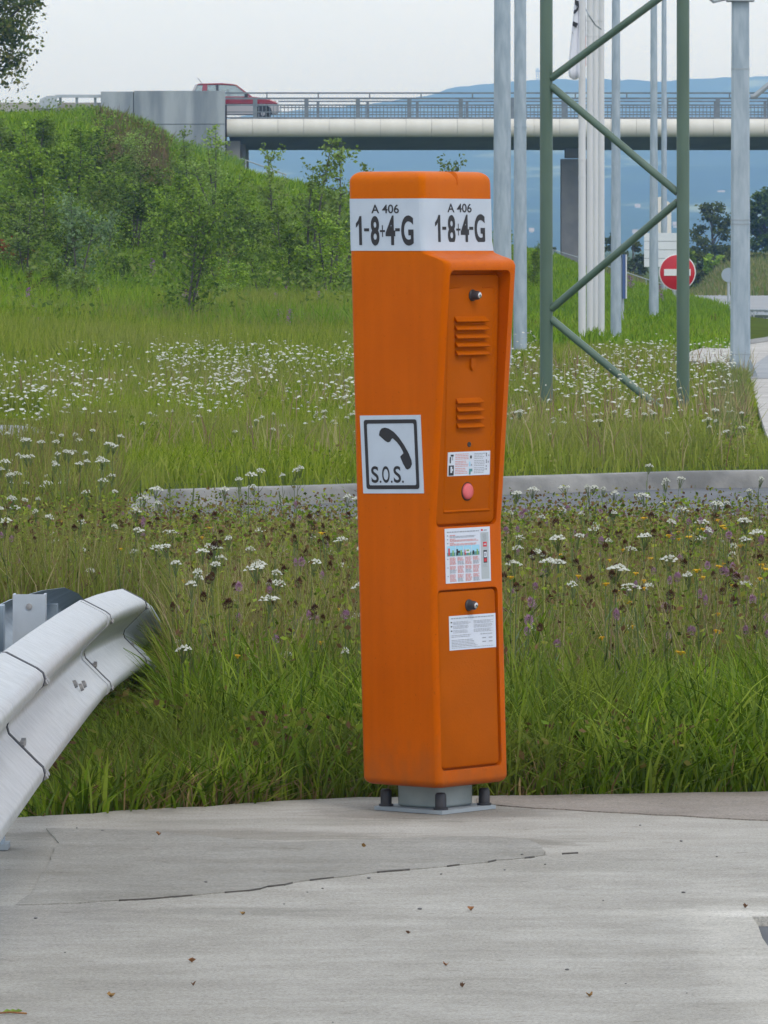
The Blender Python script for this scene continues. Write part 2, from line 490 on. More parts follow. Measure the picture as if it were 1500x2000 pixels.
# ------------------------------------------------------------------ terrain
CX = np.array([-3000, 0, 120, 200, 280, 345, 440, 520, 600, 690, 800, 900, 1000, 1075, 1150, 1300, 1420, 1500, 5000], float)
CY = np.array([190, 230, 232, 236, 258, 297, 327, 352, 368, 394, 432, 460, 482, 494, 528, 580, 612, 612, 612], float)
KPX = np.array([-400, 150, 215, 250, 330, 690, 1000, 1350, 1500, 2200, 4000], float)
KD = np.array([36.6, 36.6, 36.9, 37.6, 38.6, 39.5, 40.8, 41.8, 42.0, 42.6, 43.6], float)
DC = 155.0

def sstep(a, b, t):
    t = np.clip((t - a) / (b - a), 0, 1)
    return t * t * (3 - 2 * t)

def vnoise(x, y, s, seed=0):
    """smooth value noise, -1..1"""
    x = np.asarray(x, float) * s + 100.3 + seed * 17.1; y = np.asarray(y, float) * s + 57.7 + seed * 9.3
    xi, yi = np.floor(x), np.floor(y); fx, fy = x - xi, y - yi
    def h(a, b):
        v = np.sin(a * 127.1 + b * 311.7 + seed * 13.7) * 43758.5453
        return (v - np.floor(v)) * 2 - 1
    fx = fx * fx * (3 - 2 * fx); fy = fy * fy * (3 - 2 * fy)
    return (h(xi, yi) * (1 - fx) + h(xi + 1, yi) * fx) * (1 - fy) + (h(xi, yi + 1) * (1 - fx) + h(xi + 1, yi + 1) * fx) * fy

def terrain(x, d):
    x = np.asarray(x, float); d = np.asarray(d, float)
    dd = np.maximum(d, 5.0)
    px = 750 + F * x / dd
    kd = np.interp(px, KPX, KD)
    left = px < 232
    z0 = np.where(left, .13 * sstep(36, 50, d), .13 * sstep(.06, .9, d - kd))
    z0 = z0 - .03 * (d < 18.7)
    pc = 750 + F * x / DC
    zc = EYE - (np.interp(pc, CX, CY) - HOR) * DC / F
    t = np.clip((d - 84) / (DC - 84), 0, 1)
    s = t ** 1.35 * (1 - .25 * (1 - t))
    z = z0 + (zc - .13) * s
    # behind the crest: keep just under the sight line up to the bridge, then fall away to the plain
    zb = EYE - (np.interp(px, CX, CY) + 4 - HOR) * dd / F
    zb = np.minimum(zb, 7.45)
    z = np.where(d > DC, zb, z)
    right = sstep(1330, 1430, px)
    bank = .13 + .75 * sstep(184, 262, d)
    z = np.where(d > DC, z * (1 - right) + bank * right, z)
    f = sstep(282, 300, d) * sstep(430, 470, px) + sstep(300, 420, d)
    f = np.clip(f, 0, 1)
    z = z * (1 - f) + (-.5) * f
    z = z + .05 * vnoise(x, d, .25) * sstep(44, 70, d) * (1 - sstep(150, 200, d)) * (px < 1380)
    return z

def zt(x, d):
    return float(terrain(np.array([x]), np.array([d]))[0])

def hit(px, py, d0=40, d1=155):
    """ground point seen at a pixel"""
    ds = np.linspace(d0, d1, 1200)
    xs = (px - 750) * ds / F
    rows = HOR + (EYE - terrain(xs, ds)) * F / ds
    k = int(np.argmin(np.abs(rows - py)))
    return Vector((xs[k], ds[k], float(terrain(xs[k:k + 1], ds[k:k + 1])[0])))

# ground sheet, out to the hills
dl = np.concatenate([[-400, -200, -100, -40, -10, 6, 12, 16], np.arange(17.5, 36, .5), np.arange(36, 45, .12), np.arange(45, 84, .7), np.arange(84, 160, 1.0),
                     np.arange(160, 320, 4.0), np.geomspace(320, 8200, 26)])
tl = np.concatenate([[-.6, -.4, -.25, -.15, -.1], np.linspace(-.075, .075, 121), [.1, .15, .25, .4, .6]])
DD, TT = np.meshgrid(dl, tl, indexing='ij')
XX = TT * np.maximum(DD, 60 if False else 30.0)
ZZ = terrain(XX, DD)
nr, nc = DD.shape
gv = np.stack([XX, DD, ZZ], -1).reshape(-1, 3)
ii = (np.arange(nr - 1)[:, None] * nc + np.arange(nc - 1)[None, :]).reshape(-1)
gf = np.stack([ii, ii + 1, ii + nc + 1, ii + nc], -1)
def np_mesh(name, v, f):
    """mesh of equal-sized faces from arrays"""
    v = np.ascontiguousarray(v, np.float32); f = np.ascontiguousarray(f, np.int32)
    me = bpy.data.meshes.new(name)
    me.vertices.add(len(v)); me.vertices.foreach_set("co", v.ravel())
    k = f.shape[1]
    me.loops.add(f.size); me.loops.foreach_set("vertex_index", f.ravel())
    me.polygons.add(len(f)); me.polygons.foreach_set("loop_start", np.arange(len(f), dtype=np.int32) * k)
    me.update(calc_edges=True)
    return me
g = link_mesh("ground", np_mesh("ground", gv, gf), M['ground'])
g.data.polygons.foreach_set("use_smooth", [True] * len(g.data.polygons))
tag(g, kind="structure")

# ------------------------------------------------------------------ concrete apron
def jag(pts, step=.06, amp=.008, seed=1):
    """irregular broken edge along a polyline of (x, y)"""
    r = random.Random(seed); out = []
    for a, b in zip(pts[:-1], pts[1:]):
        a, b = Vector(a), Vector(b); n = max(1, int((b - a).length / step))
        for k in range(n):
            p = a.lerp(b, k / n)
            out.append((p.x + r.uniform(-amp, amp), p.y + r.uniform(-amp, amp) * 2.0))
    out.append(tuple(pts[-1]))
    return out

def slab(name, poly, z1, z0, m, kind="structure"):
    bm = bmesh.new()
    vs_ = [bm.verts.new((x, y, z1)) for x, y in poly]
    f = bm.faces.new(vs_)
    r = bmesh.ops.extrude_face_region(bm, geom=[f])
    for e in r['geom']:
        if isinstance(e, bmesh.types.BMVert): e.co.z = z0
    bmesh.ops.recalc_face_normals(bm, faces=bm.faces)
    bmesh.ops.triangulate(bm, faces=[f for f in bm.faces if len(f.verts) > 4])
    me = bpy.data.meshes.new(name); bm.to_mesh(me); bm.free()
    return tag(link_mesh(name, me, m), kind=kind)

def GP(px, py, z=0.0):
    d = gd(py, z); return (GX(px, d), d)

edge = jag([(-9, 17.2), GP(-300, 1620), GP(0, 1598), GP(350, 1578), GP(560, 1563), GP(700, 1556), GP(1000, 1554), GP(1250, 1551), GP(1500, 1546), GP(1900, 1540), (9, 18.9)], .09, .012, 3)
slab("concrete_apron", [(9, 15.7), (.95, 15.7), (-2, 15.1), (-9, 14.9)] + edge, 0.0, -.12, M['concrete'])
brown = jag([GP(930, 1571), GP(1000, 1577), GP(1200, 1588), GP(1500, 1604), GP(1900, 1618)], .07, .006, 5)
browntop = jag([GP(1900, 1541.5), GP(1500, 1547.5), GP(1250, 1552.5), GP(1000, 1555.5), GP(930, 1561)], .09, .006, 9)
slab("gritty_strip", brown + browntop, .0035, -.05, M['concrete_brown'])
lip = [GP(-500, 1795), GP(-40, 1772), GP(120, 1768), GP(300, 1757), GP(480, 1742), GP(600, 1722), GP(740, 1706), GP(900, 1692), GP(1070, 1672), GP(1250, 1660), GP(1500, 1646), GP(1900, 1630)]
lipj = jag(lip, .05, .007, 11)
patch_top = jag([GP(1064, 1672), GP(1062, 1655), GP(1030, 1642), GP(950, 1636), GP(800, 1640), GP(680, 1644), GP(560, 1648), GP(400, 1636), GP(250, 1622), GP(90, 1620)], .07, .008, 13)
patch_left = jag([GP(90, 1620), GP(112, 1650), GP(88, 1700), GP(60, 1745), GP(30, 1770)], .10, .006, 15)
front_edge = [p for p in lipj if GP(60, 1770)[0] < p[0] < GP(1066, 1672)[0]]
slab("mortar_patch", patch_top + patch_left[1:] + front_edge, .0042, -.05, M['concrete_patch'])
# front slab with a broken notch on the right
FZ = .002
def FP(px, py): return GP(px, py, FZ)
notch = [FP(1900, 1788), FP(1468, 1790), FP(1480, 1806), FP(1489, 1832), FP(1503, 1852), FP(1540, 1880), FP(1900, 1880)]
front = lipj + [(9, 17.6), (9, gd(1788, FZ))] + notch + [(9, gd(1880, FZ)), (9, -14), (-9, -14), (-9, 15.2)]
slab("front_slab", front, FZ, -.3, M['concrete_front'])
slab("notch_floor", [(9, 13.4), (9, 16.2), GP(1440, 1770), GP(1440, 1900)], -.022, -.3, M['asphalt'])
# dirt lodged along the crack
r = random.Random(31)
M['crack_dirt'] = mat("crack_dirt", (.055, .05, .045), (.11, .10, .09), rough=1, scale=60)
crk = MB()
for (xa_, ya_), (xb_, yb_) in zip(lipj[:-1], lipj[1:]):
    if xa_ < -1.1 or xa_ > .50: continue
    if r.random() < (.5 if -.7 < xa_ < .45 else .8): continue
    wd_ = r.uniform(.004, .016); z_ = FZ + .0035
    crk.prism([(xa_, ya_ + .004, z_), (xb_, yb_ + .004, z_), (xb_, yb_ - wd_ * r.uniform(.2, 1), z_), (xa_, ya_ - wd_, z_)],
              [(xa_, ya_ + .004, z_ - .02), (xb_, yb_ + .004, z_ - .02), (xb_, yb_ - wd_ * .5, z_ - .02), (xa_, ya_ - wd_, z_ - .02)])
tag(crk.build("crack_dirt", M['crack_dirt']), kind="stuff")

# ------------------------------------------------------------------ road behind the meadow, kerb, pavements on the right
def sheet(name, P, z, m, th=.02):
    return slab(name, P, z, z - th, m)
kp = [(GX(px, np.interp(px, KPX, KD)), float(np.interp(px, KPX, KD))) for px in (238, 250, 330, 500, 690, 850, 1000, 1180, 1350, 1500, 1700, 2000)]
sheet("slip_road", [(GX(225, 36.3), 36.3)] + [(x, d + .08) for x, d in kp] + [(7, 34.6), (GX(1300, 35.2), 35.2), (GX(700, 35.3), 35.3), (GX(330, 35.8), 35.8)], .012, M['asphalt'])
kb = MB()
rings = []
kpath = [(GX(200, 36.25), 36.25), (GX(215, 36.5), 36.5)] + kp
for i, (x, d) in enumerate(kpath):
    a = Vector(kpath[max(i - 1, 0)]); b = Vector(kpath[min(i + 1, len(kpath) - 1)])
    t = (b - a).normalized(); nrm = Vector((-t.y, t.x))       # away from the road
    h = .122 * float(np.clip((750 + F * x / d - 205) / 120, .12, 1))
    prof = [(0, -.05), (.012, h - .02), (.03, h), (.15, h + .004), (.16, -.05)]
    rings.append([(x + nrm.x * o, d + nrm.y * o, z) for o, z in prof])
kb.rings(rings, sm=False)
tag(kb.build("kerb", M['kerb']), kind="structure")
sheet("left_lane", [GP(-400, 835, .13), GP(30, 836, .13), GP(82, 842, .13), GP(70, 857, .13), GP(-400, 862, .13)], .155, M['far_road'])
# pale pavement to the right of the grass
def RP(px, py): d = gd(py, .16); return (GX(px, d), d)
sheet("gravel_pavement", [RP(1520, 900), RP(1496, 850), RP(1478, 790), RP(1466, 740), RP(1448, 690), RP(1432, 650), RP(1424, 634), RP(1900, 634), RP(2300, 900)], .175, M['gravel'], .1)
sheet("gravel_verge", [RP(1335, 706), RP(1350, 690), RP(1385, 680), RP(1416, 676), RP(1440, 690), RP(1430, 720), RP(1380, 712)], .19, M['gravel'], .1)
sheet("asphalt_bay", [RP(1452, 742), RP(1478, 712), RP(1500, 696), RP(1800, 640), RP(2100, 700), RP(1700, 744)], .182, M['far_road'], .02)
sheet("grey_step", [RP(1455, 668), RP(1500, 660), RP(1700, 655), RP(1700, 664), RP(1500, 669), RP(1455, 676)], .186, M['kerb'], .02)
sheet("far_road", [RP(1338, 603), RP(1348, 578), RP(1500, 576), RP(2600, 572), RP(2600, 612), RP(1500, 612), RP(1400, 612)], .182, M['far_road'], .1)

# ------------------------------------------------------------------ hills on the horizon
hx = np.linspace(-3000, 3000, 601)
hd = np.concatenate([np.linspace(3000, 5600, 27), np.linspace(5650, 6100, 10), np.linspace(6200, 7800, 9)])
RPX = np.array([-6500, -900, 0, 300, 480, 560, 640, 700, 760, 830, 900, 960, 1050, 1180, 1300, 1380, 1500, 1800, 3000, 7500], float)
RPY = np.array([330, 300, 275, 250, 228, 216, 208, 203, 196, 187, 170, 161, 155, 157, 160, 154, 150, 165, 210, 320], float)
HX, HD = np.meshgrid(hx, hd)
DRI = 5900.0
ridge = (HOR - np.interp(750 + F * HX / DRI, RPX, RPY)) * DRI / F + EYE
tt = np.clip((HD - 3000) / (DRI - 3000), 0, 1)
prof = np.where(HD <= DRI, tt ** 1.15, 1 - .75 * sstep(DRI, 7800, HD))
HZ = ridge * prof + (vnoise(HX, HD, .0022, 3) * 14 + vnoise(HX, HD, .006, 4) * 5) * np.sin(np.pi * np.clip(tt, 0, 1)) ** .8
crest = np.exp(-((HD - DRI) / 260) ** 2)
HZ = HZ + crest * (vnoise(HX, HD, .02, 5) * 1.6 + rng.uniform(-1, 1, HX.shape) * .9) - 3 * (1 - tt)
n1, n2 = HX.shape
hv = np.stack([HX, HD, HZ], -1).reshape(-1, 3)
ii = (np.arange(n1 - 1)[:, None] * n2 + np.arange(n2 - 1)[None, :]).reshape(-1)
hills = link_mesh("hills", np_mesh("hills", hv, np.stack([ii, ii + 1, ii + n2 + 1, ii + n2], -1)), M['hill'])
tag(hills, kind="structure")

def hill_point(px, py):
    ds = np.linspace(3000, DRI, 600)
    xs = (px - 750) * ds / F
    r = (HOR - np.interp(750 + F * xs / DRI, RPX, RPY)) * DRI / F + EYE
    zz = r * np.clip((ds - 3000) / (DRI - 3000), 0, 1) ** 1.15
    k = int(np.argmin(np.abs(HOR - (zz - EYE) * F / ds - py)))
    return Vector((xs[k], ds[k], zz[k]))
M['house_wall'] = mat("pale_house_wall", (.75, .72, .66), rough=.8)
M['house_roof'] = mat("tiled_house_roof", (.30, .24, .20), rough=.9)
for i, (px, py, w, lab) in enumerate([(1245, 405, 11, "tiny pale house on the blue hillside, left of the signs' poles"),
                                   (1408, 378, 16, "long pale house high on the blue hillside, beside the thick square mast"),
                                   (1318, 440, 9, "tiny pale house low on the blue hillside, behind the no-entry sign"),
                                   (1038, 452, 9, "tiny pale house low on the blue hillside, between lamp pole and green mast"),
                                   (1240, 455, 10, "lowest pale house on the blue hillside, beside the slim lamp pole")]):
    p = hill_point(px, py); s = p.y / F
    e = empty("hillside_house", (p.x, p.y - 3, p.z - 2), lab, "house")
    L, H_ = w * s * .7, 3 * s + 1
    MB().box((0, 0, H_ / 2), (L, 7, H_)).build("wall", M['house_wall'], e)
    MB().prism([(-L / 2 - .5, -4, H_), (-L / 2 - .5, 4, H_), (-L / 2 - .5, 0, H_ + 2)], [(L / 2 + .5, -4, H_), (L / 2 + .5, 4, H_), (L / 2 + .5, 0, H_ + 2)]).build("roof", M['house_roof'], e)
# mast on the ridge
p = W(1050, 156, 5880)
e = empty("ridge_mast", p, "lattice radio mast standing on the ridge of the blue hills", "mast")
mb = MB()
for sx in (-1, 1):
    for sy in (-1, 1): mb.tube([(sx * 1.6, sy * 1.6, -6), (sx * .7, sy * .7, 11)], .28, 5)
for k in range(5):
    z = k * 2.3; r = 1.5 - k * .18
    mb.tube([(-r, -r, z), (r, -r, z + 2)], .18, 4); mb.tube([(r, -r, z), (-r, -r, z + 2)], .18, 4)
mb.build("lattice", M['galv_dark'], e)
MB().box((0, 0, 8.2), (4.2, 2.5, 1.4)).build("platform", M['galv_dark'], e)

# ------------------------------------------------------------------ haze: the air between here and the hills
hz = MB().box((0, 3900, 86), (10200, 8800, 184)).build("haze", [])
hz.data.materials.clear()
hm = bpy.data.materials.new("haze_air"); hm.use_nodes = True
hn, hl = hm.node_tree.nodes, hm.node_tree.links
hn.remove(hn["Principled BSDF"])
pv = hn.new("ShaderNodeVolumePrincipled")
pv.inputs["Color"].default_value = (.30, .55, 1.0, 1)
pv.inputs["Absorption Color"].default_value = (.7, .7, .7, 1)
pv.inputs["Density"].default_value = .00027
pv.inputs["Anisotropy"].default_value = 0.0
hl.new(pv.outputs[0], hn["Material Output"].inputs["Volume"])
hz.data.materials.append(hm)
tag(hz, kind="stuff")
# ------------------------------------------------------------------ overpass
DB = 290.0
SB = F / DB
def bx(px): return (px - 750) / SB
def bz(py, d=DB): return EYE + (HOR - py) * d / F
X_END = bx(2100)
br = empty("road_bridge", (bx(443), DB, 0), "grey road overpass with cream rounded edge crossing the whole background", "bridge")
def bpart(mb, name, m, parent=br):
    o = mb.build(name, m)
    o.parent = parent
    base = Vector((0, 0, 0)); q = parent
    while q is not None: base += q.location; q = q.parent
    o.location = -base
    return o
# deck: slab with sloped overhangs
prof = [(DB + .35, 7.50), (DB + .35, 6.72), (DB + 3.2, 6.20), (DB + 9.5, 6.20), (DB + 12.6, 6.72), (DB + 12.6, 7.50)]
xa = bx(447)
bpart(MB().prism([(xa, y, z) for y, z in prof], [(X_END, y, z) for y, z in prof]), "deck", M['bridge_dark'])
bpart(MB().box(((xa + X_END) / 2, DB + 6.5, 7.54), (X_END - xa, 9, .08)), "carriageway", M['asphalt'])
# half-round cornice panels
cm = MB()
Lp = 50.0 / SB
def cprof(x):
    zc_, r = (bz(232) + bz(268)) / 2, (bz(232) - bz(268)) / 2
    P = [(x, DB + .36, zc_ + r), (x, DB + .10, zc_ + r)]
    for k in range(1, 9):
        a = math.pi / 2 - k / 8 * math.pi * .93
        P.append((x, DB + .10 - math.cos(a) * r * .75, zc_ + math.sin(a) * r))
    P.append((x, DB + .36, zc_ - r * .9))
    return P
cm.rings([cprof(.006), cprof(Lp - .006)], sm=True)
cme = cm.mesh("cornice_panel")
npan = int((X_END - bx(443)) / Lp)
for k in range(npan):
    o = link_mesh("cornice_panel", cme, M['cornice'], br)
    o.location = Vector((bx(443) + k * Lp, 0, 0)) - br.location
# railing, near side: posts and rails each a part, balusters joined panel by panel
def railing(yr, first, step, name_post, near):
    n = int((2100 - first) / step) + 1
    pm = MB().box((0, 0, (bz(191) + bz(233)) / 2), (.20 if near else .16, .10, bz(191) - bz(233))).mesh(name_post)
    for k in range(n):
        o = link_mesh(name_post, pm, M['bridge_rail'], br)
        o.location = Vector((bx(first + k * step), yr, 0)) - br.location
    x0, x1 = bx(438), X_END
    for py, th, wd in ((192, .085, .09), (205, .07, .06), (218.5, .05, .06), (229.5, .06, .05)):
        bpart(MB().box(((x0 + x1) / 2, yr + .02, bz(py)), (x1 - x0, wd, th)), "rail", M['bridge_rail'])
    for k in range(n):
        mb = MB()
        xs = bx(first + k * step)
        for j in range(1, 14):
            mb.box((xs + j * step / SB / 14, yr + .03, (bz(206) + bz(230)) / 2), (.035, .03, bz(206) - bz(230)))
        o = bpart(mb, "baluster_panel", M['bridge_rail']); o["kind"] = "stuff"
railing(DB + .25, 498, 100.5, "railing_post", True)
mbt = MB(); x0 = bx(262)
mbt.box(((x0 + X_END) / 2, DB + .28, bz(181.5)), (X_END - x0, .07, .075))
bpart(mbt, "handrail", M['bridge_rail'])
for k in range(17):
    xk = bx(521 + k * 100.5)
    bpart(MB().box((xk, DB + .28, (bz(182) + bz(192)) / 2), (.06, .05, bz(182) - bz(192))), "handrail_bracket", M['bridge_rail'])
# far parapet
yf = DB + 12.4
fs = F / yf
def fx(px): return (px - 750) / fs
def fz(py): return EYE + (HOR - py) / fs
for py, th in ((198, .07), (210, .06), (224, .06)):
    bpart(MB().box(((fx(440) + X_END) / 2, yf, fz(py)), (X_END - fx(440), .07, th)), "far_rail", M['bridge_rail'])
pm = MB().box((0, 0, (fz(198) + fz(236)) / 2), (.14, .10, fz(198) - fz(236))).mesh("far_railing_post")
for k in range(16):
    o = link_mesh("far_railing_post", pm, M['bridge_rail'], br)
    o.location = Vector((fx(524 + k * 97), yf, 0)) - br.location
# pier with bearing
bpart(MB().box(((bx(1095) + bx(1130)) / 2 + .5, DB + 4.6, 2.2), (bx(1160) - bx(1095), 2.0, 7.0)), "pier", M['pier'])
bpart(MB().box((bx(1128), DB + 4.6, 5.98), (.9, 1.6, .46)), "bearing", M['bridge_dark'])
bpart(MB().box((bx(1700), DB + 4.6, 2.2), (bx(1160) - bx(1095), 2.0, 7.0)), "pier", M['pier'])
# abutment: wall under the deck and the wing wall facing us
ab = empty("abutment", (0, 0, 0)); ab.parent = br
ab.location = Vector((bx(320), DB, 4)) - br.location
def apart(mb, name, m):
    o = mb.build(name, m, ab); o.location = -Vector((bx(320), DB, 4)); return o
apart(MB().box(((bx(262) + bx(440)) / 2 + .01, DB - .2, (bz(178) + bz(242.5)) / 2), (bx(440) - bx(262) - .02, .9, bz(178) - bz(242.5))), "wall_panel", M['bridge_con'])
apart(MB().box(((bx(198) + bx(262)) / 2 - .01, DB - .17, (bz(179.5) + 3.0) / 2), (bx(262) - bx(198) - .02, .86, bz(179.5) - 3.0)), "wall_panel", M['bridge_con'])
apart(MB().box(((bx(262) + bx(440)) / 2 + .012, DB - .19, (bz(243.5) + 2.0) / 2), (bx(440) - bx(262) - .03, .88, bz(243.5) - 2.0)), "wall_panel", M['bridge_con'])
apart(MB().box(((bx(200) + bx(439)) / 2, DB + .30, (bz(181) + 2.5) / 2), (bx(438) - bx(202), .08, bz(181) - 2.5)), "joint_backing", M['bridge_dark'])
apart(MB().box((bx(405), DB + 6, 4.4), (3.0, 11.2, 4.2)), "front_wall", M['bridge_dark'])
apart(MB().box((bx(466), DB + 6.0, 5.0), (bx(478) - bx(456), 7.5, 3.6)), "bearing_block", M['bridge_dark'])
apart(MB().box((bx(441.5), DB + .1, (bz(205) + bz(335)) / 2), (.06, .7, bz(205) - bz(335))), "expansion_joint", M['gap'])
# stair handrail below the abutment
hr = empty("stair_handrail", W(500, 345, 285), "thin metal stair handrail below the bridge end", "handrail")
def hpart(mb, name, m):
    o = mb.build(name, m, hr); o.location = -hr.location; return o
DH = 285
hpart(MB().tube([W(467, 336, DH), W(465, 318, DH), W(466, 312, DH), W(471, 310, DH), W(520, 327, DH), W(560, 342, DH)], .03, 6), "top_rail", M['galv_dark'])
hpart(MB().tube([W(480, 337, DH), W(521, 351, DH), W(560, 362, DH)], .022, 6), "lower_rail", M['galv'])
for px, a, b in ((480, 313, 362), (521, 327, 375), (558, 341, 390)):
    hpart(MB().tube([W(px, a, DH), W(px, b, DH)], .025, 6), "post", M['galv'])
# road edge left of the wing wall
MBw = MB().box(((bx(-600) + bx(199)) / 2, DB + .6, (bz(200) + 5.5) / 2), (bx(199) - bx(-600), .4, bz(200) - 5.5))
o = MBw.build("parapet_wall", mat("beige_parapet", (.36, .34, .31), (.44, .42, .39), rough=.9, scale=.8))
tag(o, "low beige parapet wall on the embankment crest left of the abutment", "wall")
gr = empty("crash_barrier", (bx(100), DB, 7), "short grey crash barrier with box end above the embankment", "barrier")
def gpart(mb, name, m):
    o = mb.build(name, m, gr); o.location = -gr.location; return o
gpart(MB().box(((bx(110) + bx(198)) / 2, DB - .1, bz(188)), (bx(198) - bx(106), .2, .14)), "rail", M['galv'])
gpart(MB().prism([W(76, 210, DB - .3), W(78, 194, DB - .3), W(92, 187, DB - .3), W(112, 187, DB - .3), W(112, 214, DB - .3)],
                 [W(76, 210, DB + .2), W(78, 194, DB + .2), W(92, 187, DB + .2), W(112, 187, DB + .2), W(112, 214, DB + .2)]), "end_box", M['galv'])
for px in (118, 150, 186):
    gpart(MB().box((bx(px), DB, bz(197)), (.12, .12, .5)), "post", M['galv_dark'])

# ------------------------------------------------------------------ red car on the bridge
CD = DB + 3.2
cs = F / CD
cx0 = (367 - 750) / cs; road = 7.46
car = empty("red_car", (cx0 + 2.15, CD + .9, road), "red two-tone off-road car crossing the bridge above the wing wall", "car")
CW = 1.76
def side(pts, y): return [(x - 2.15, y, z) for x, z in pts]
def cpart(mb, name, m, parent=car): return mb.build(name, m, parent)
low = [(.05, .42), (.02, .62), (.06, .80), (4.18, .80), (4.27, .70), (4.28, .48), (4.15, .36), (3.95, .36), (3.88, .62), (3.66, .78), (3.36, .78), (3.14, .62), (3.06, .33),
       (1.30, .33), (1.22, .62), (1.0, .78), (.70, .78), (.48, .62), (.40, .36)]
o = cpart(MB().prism(side(low, -CW / 2 + .0), side(low, CW / 2 - .0)), "lower_body", M['car_silver'])
up = [(.06, .80), (.06, 1.16), (2.95, 1.16), (3.35, 1.12), (3.85, 1.02), (4.15, .90), (4.2, .80)]
o = cpart(MB().prism(side(up, -CW / 2 + .02), side(up, CW / 2 - .02)), "upper_body", M['car_red']); bevel(o, .05, 3)
def crossrow(x, z, ins): return [(x - 2.15, -CW / 2 + ins, z), (x - 2.15, CW / 2 - ins, z)]
# roof, pillars, panes
roofp = [(.32, 1.70), (.55, 1.77), (1.6, 1.79), (2.15, 1.74), (2.3, 1.68), (2.2, 1.67), (1.6, 1.71), (.55, 1.70)]
o = cpart(MB().prism(side(roofp, -CW / 2 + .16), side(roofp, CW / 2 - .16)), "roof", M['car_red']); bevel(o, .03, 2)
for s in (-1, 1):
    yb, yt = s * (CW / 2 - .05), s * (CW / 2 - .17)
    def pillar(x0a, x0b, x1a, x1b, nm, m):
        th = -.05 * s
        A = [(x0a - 2.15, yb, 1.13), (x0b - 2.15, yb, 1.13), (x1b - 2.15, yt, 1.72), (x1a - 2.15, yt, 1.72)]
        cpart(MB().prism(A, [(x, y + th, z) for x, y, z in A]), nm, m)
    pillar(.06, .16, .34, .44, "rear_pillar", M['car_silver'])
    pillar(.62, .88, .70, .90, "quarter_pillar", M['car_red'])
    pillar(1.34, 1.46, 1.30, 1.40, "door_pillar", M['car_dark'])
    pillar(2.92, 3.04, 2.16, 2.26, "windscreen_pillar", M['car_red'])
    def pane(a, b, c, d_, nm):
        y0, y1 = yb - s * .02, yt - s * .02
        A = [(a - 2.15, y0, 1.15), (b - 2.15, y0, 1.15), (d_ - 2.15, y1, 1.70), (c - 2.15, y1, 1.70)]
        cpart(MB().prism(A, [(x, y - s * .01, z) for x, y, z in A]), nm, M['glass'])
    pane(.16, .63, .43, .71, "rear_window"); pane(.87, 1.35, .90, 1.31, "side_window"); pane(1.45, 2.93, 1.40, 2.17, "door_window")
    cpart(MB().box((2.72 - 2.15, s * (CW / 2 + .07), 1.20), (.13, .16, .17)), "mirror", M['car_dark'])
    cpart(MB().box((1.62 - 2.15, s * (CW / 2 - .01), 1.03), (.18, .04, .05)), "door_handle", M['car_dark'])
    cpart(MB().lathe((4.18 - 2.15, s * .62, .86), (1, 0, .1), [(-.05, .1), (.03, .1), (.05, .04)], 12), "headlight", M['sign_white'])
    for xw in (.85, 3.51):
        w = empty("wheel", (xw - 2.15, s * (CW / 2 - .13), .35)); w.parent = car
        MB().lathe((0, 0, 0), (0, 1, 0), [(-.11, .22), (-.11, .31), (-.08, .35), (.08, .35), (.11, .31), (.11, .22)], 24).build("tyre", M['tyre'], w)
        MB().lathe((0, 0, 0), (0, 1, 0), [(-.115, .05), (-.10, .21), (.10, .21), (.115, .05)], 16).build("rim", M['alloy'], w)
A = [(2.95 - 2.15, -CW / 2 + .12, 1.15), (2.95 - 2.15, CW / 2 - .12, 1.15), (2.18 - 2.15, CW / 2 - .2, 1.70), (2.18 - 2.15, -CW / 2 + .2, 1.70)]
cpart(MB().prism(A, [(x + .01, y, z + .01) for x, y, z in A]), "windscreen", M['glass'])
for x, y in ((1.9, -.4), (1.9, .4), (.95, -.4), (.95, .4)):
    cpart(MB().box((x - 2.15, y, 1.12), (.16, .42, .5)).box((x - 2.2, y, 1.42), (.10, .24, .18)), "seat", M['seat'])
cpart(MB().tube([(.66 - 2.15, .3, 1.74), (.42 - 2.15, .3, 2.06)], .012, 5), "antenna", M['car_dark'])
cpart(MB().box((-2.15 - .02, 0, .95), (.18, .62, .62)), "spare_wheel", M['tyre'])
cpart(MB().box((0, 0, .55), (3.9, CW - .5, .4)), "underbody", M['car_dark'])
# ------------------------------------------------------------------ orange emergency phone post
TH = math.radians(51)
CT, ST = math.cos(TH), math.sin(TH)
PD = 18.14
PC = Vector((GX(850, PD), PD, 0))
LEAN = .0242
HW, HD2 = .164, .14           # half width (front), half depth
def Q(u, v, z, lean=True):
    """post coordinates -> coordinates relative to the post base"""
    return Vector((u * CT + v * ST - (LEAN * z if lean else 0), u * ST - v * CT, z))
def zy(py): return (1590 - py) / 680.0
sos = empty("emergency_phone_post", PC, "tall orange roadside emergency phone post on the concrete", "phone post")

E_Z = [0, .829, .885, 1.555, 1.575, 1.588, 1.596, 1.603, 1.611, 1.622, 1.9]
E_V = [.008, .008, .014, .083, .085, .079, .062, .036, .012, 0, 0]
def ext(z): return float(np.interp(z, E_Z, E_V))
def contour(z, inset=0.0, r=.020, off=0.0, seg=6):
    """rounded rectangle; starts on the far left back, runs round the front"""
    u0, u1 = -HW + inset - off, HW - inset + off
    v0, v1 = -HD2 + inset - off, HD2 - inset + off + ext(z)
    r = max(.004, r + off)
    P = []
    for cu, cv, a0 in ((u0 + r, v0 + r, math.pi), (u1 - r, v0 + r, 1.5 * math.pi), (u1 - r, v1 - r, 0), (u0 + r, v1 - r, .5 * math.pi)):
        for k in range(seg + 1):
            a = a0 + k / seg * math.pi / 2
            P.append((cu + r * math.cos(a), cv + r * math.sin(a)))
    return P
ZB, ZT = .078, 1.846
lv = []
R1 = .030
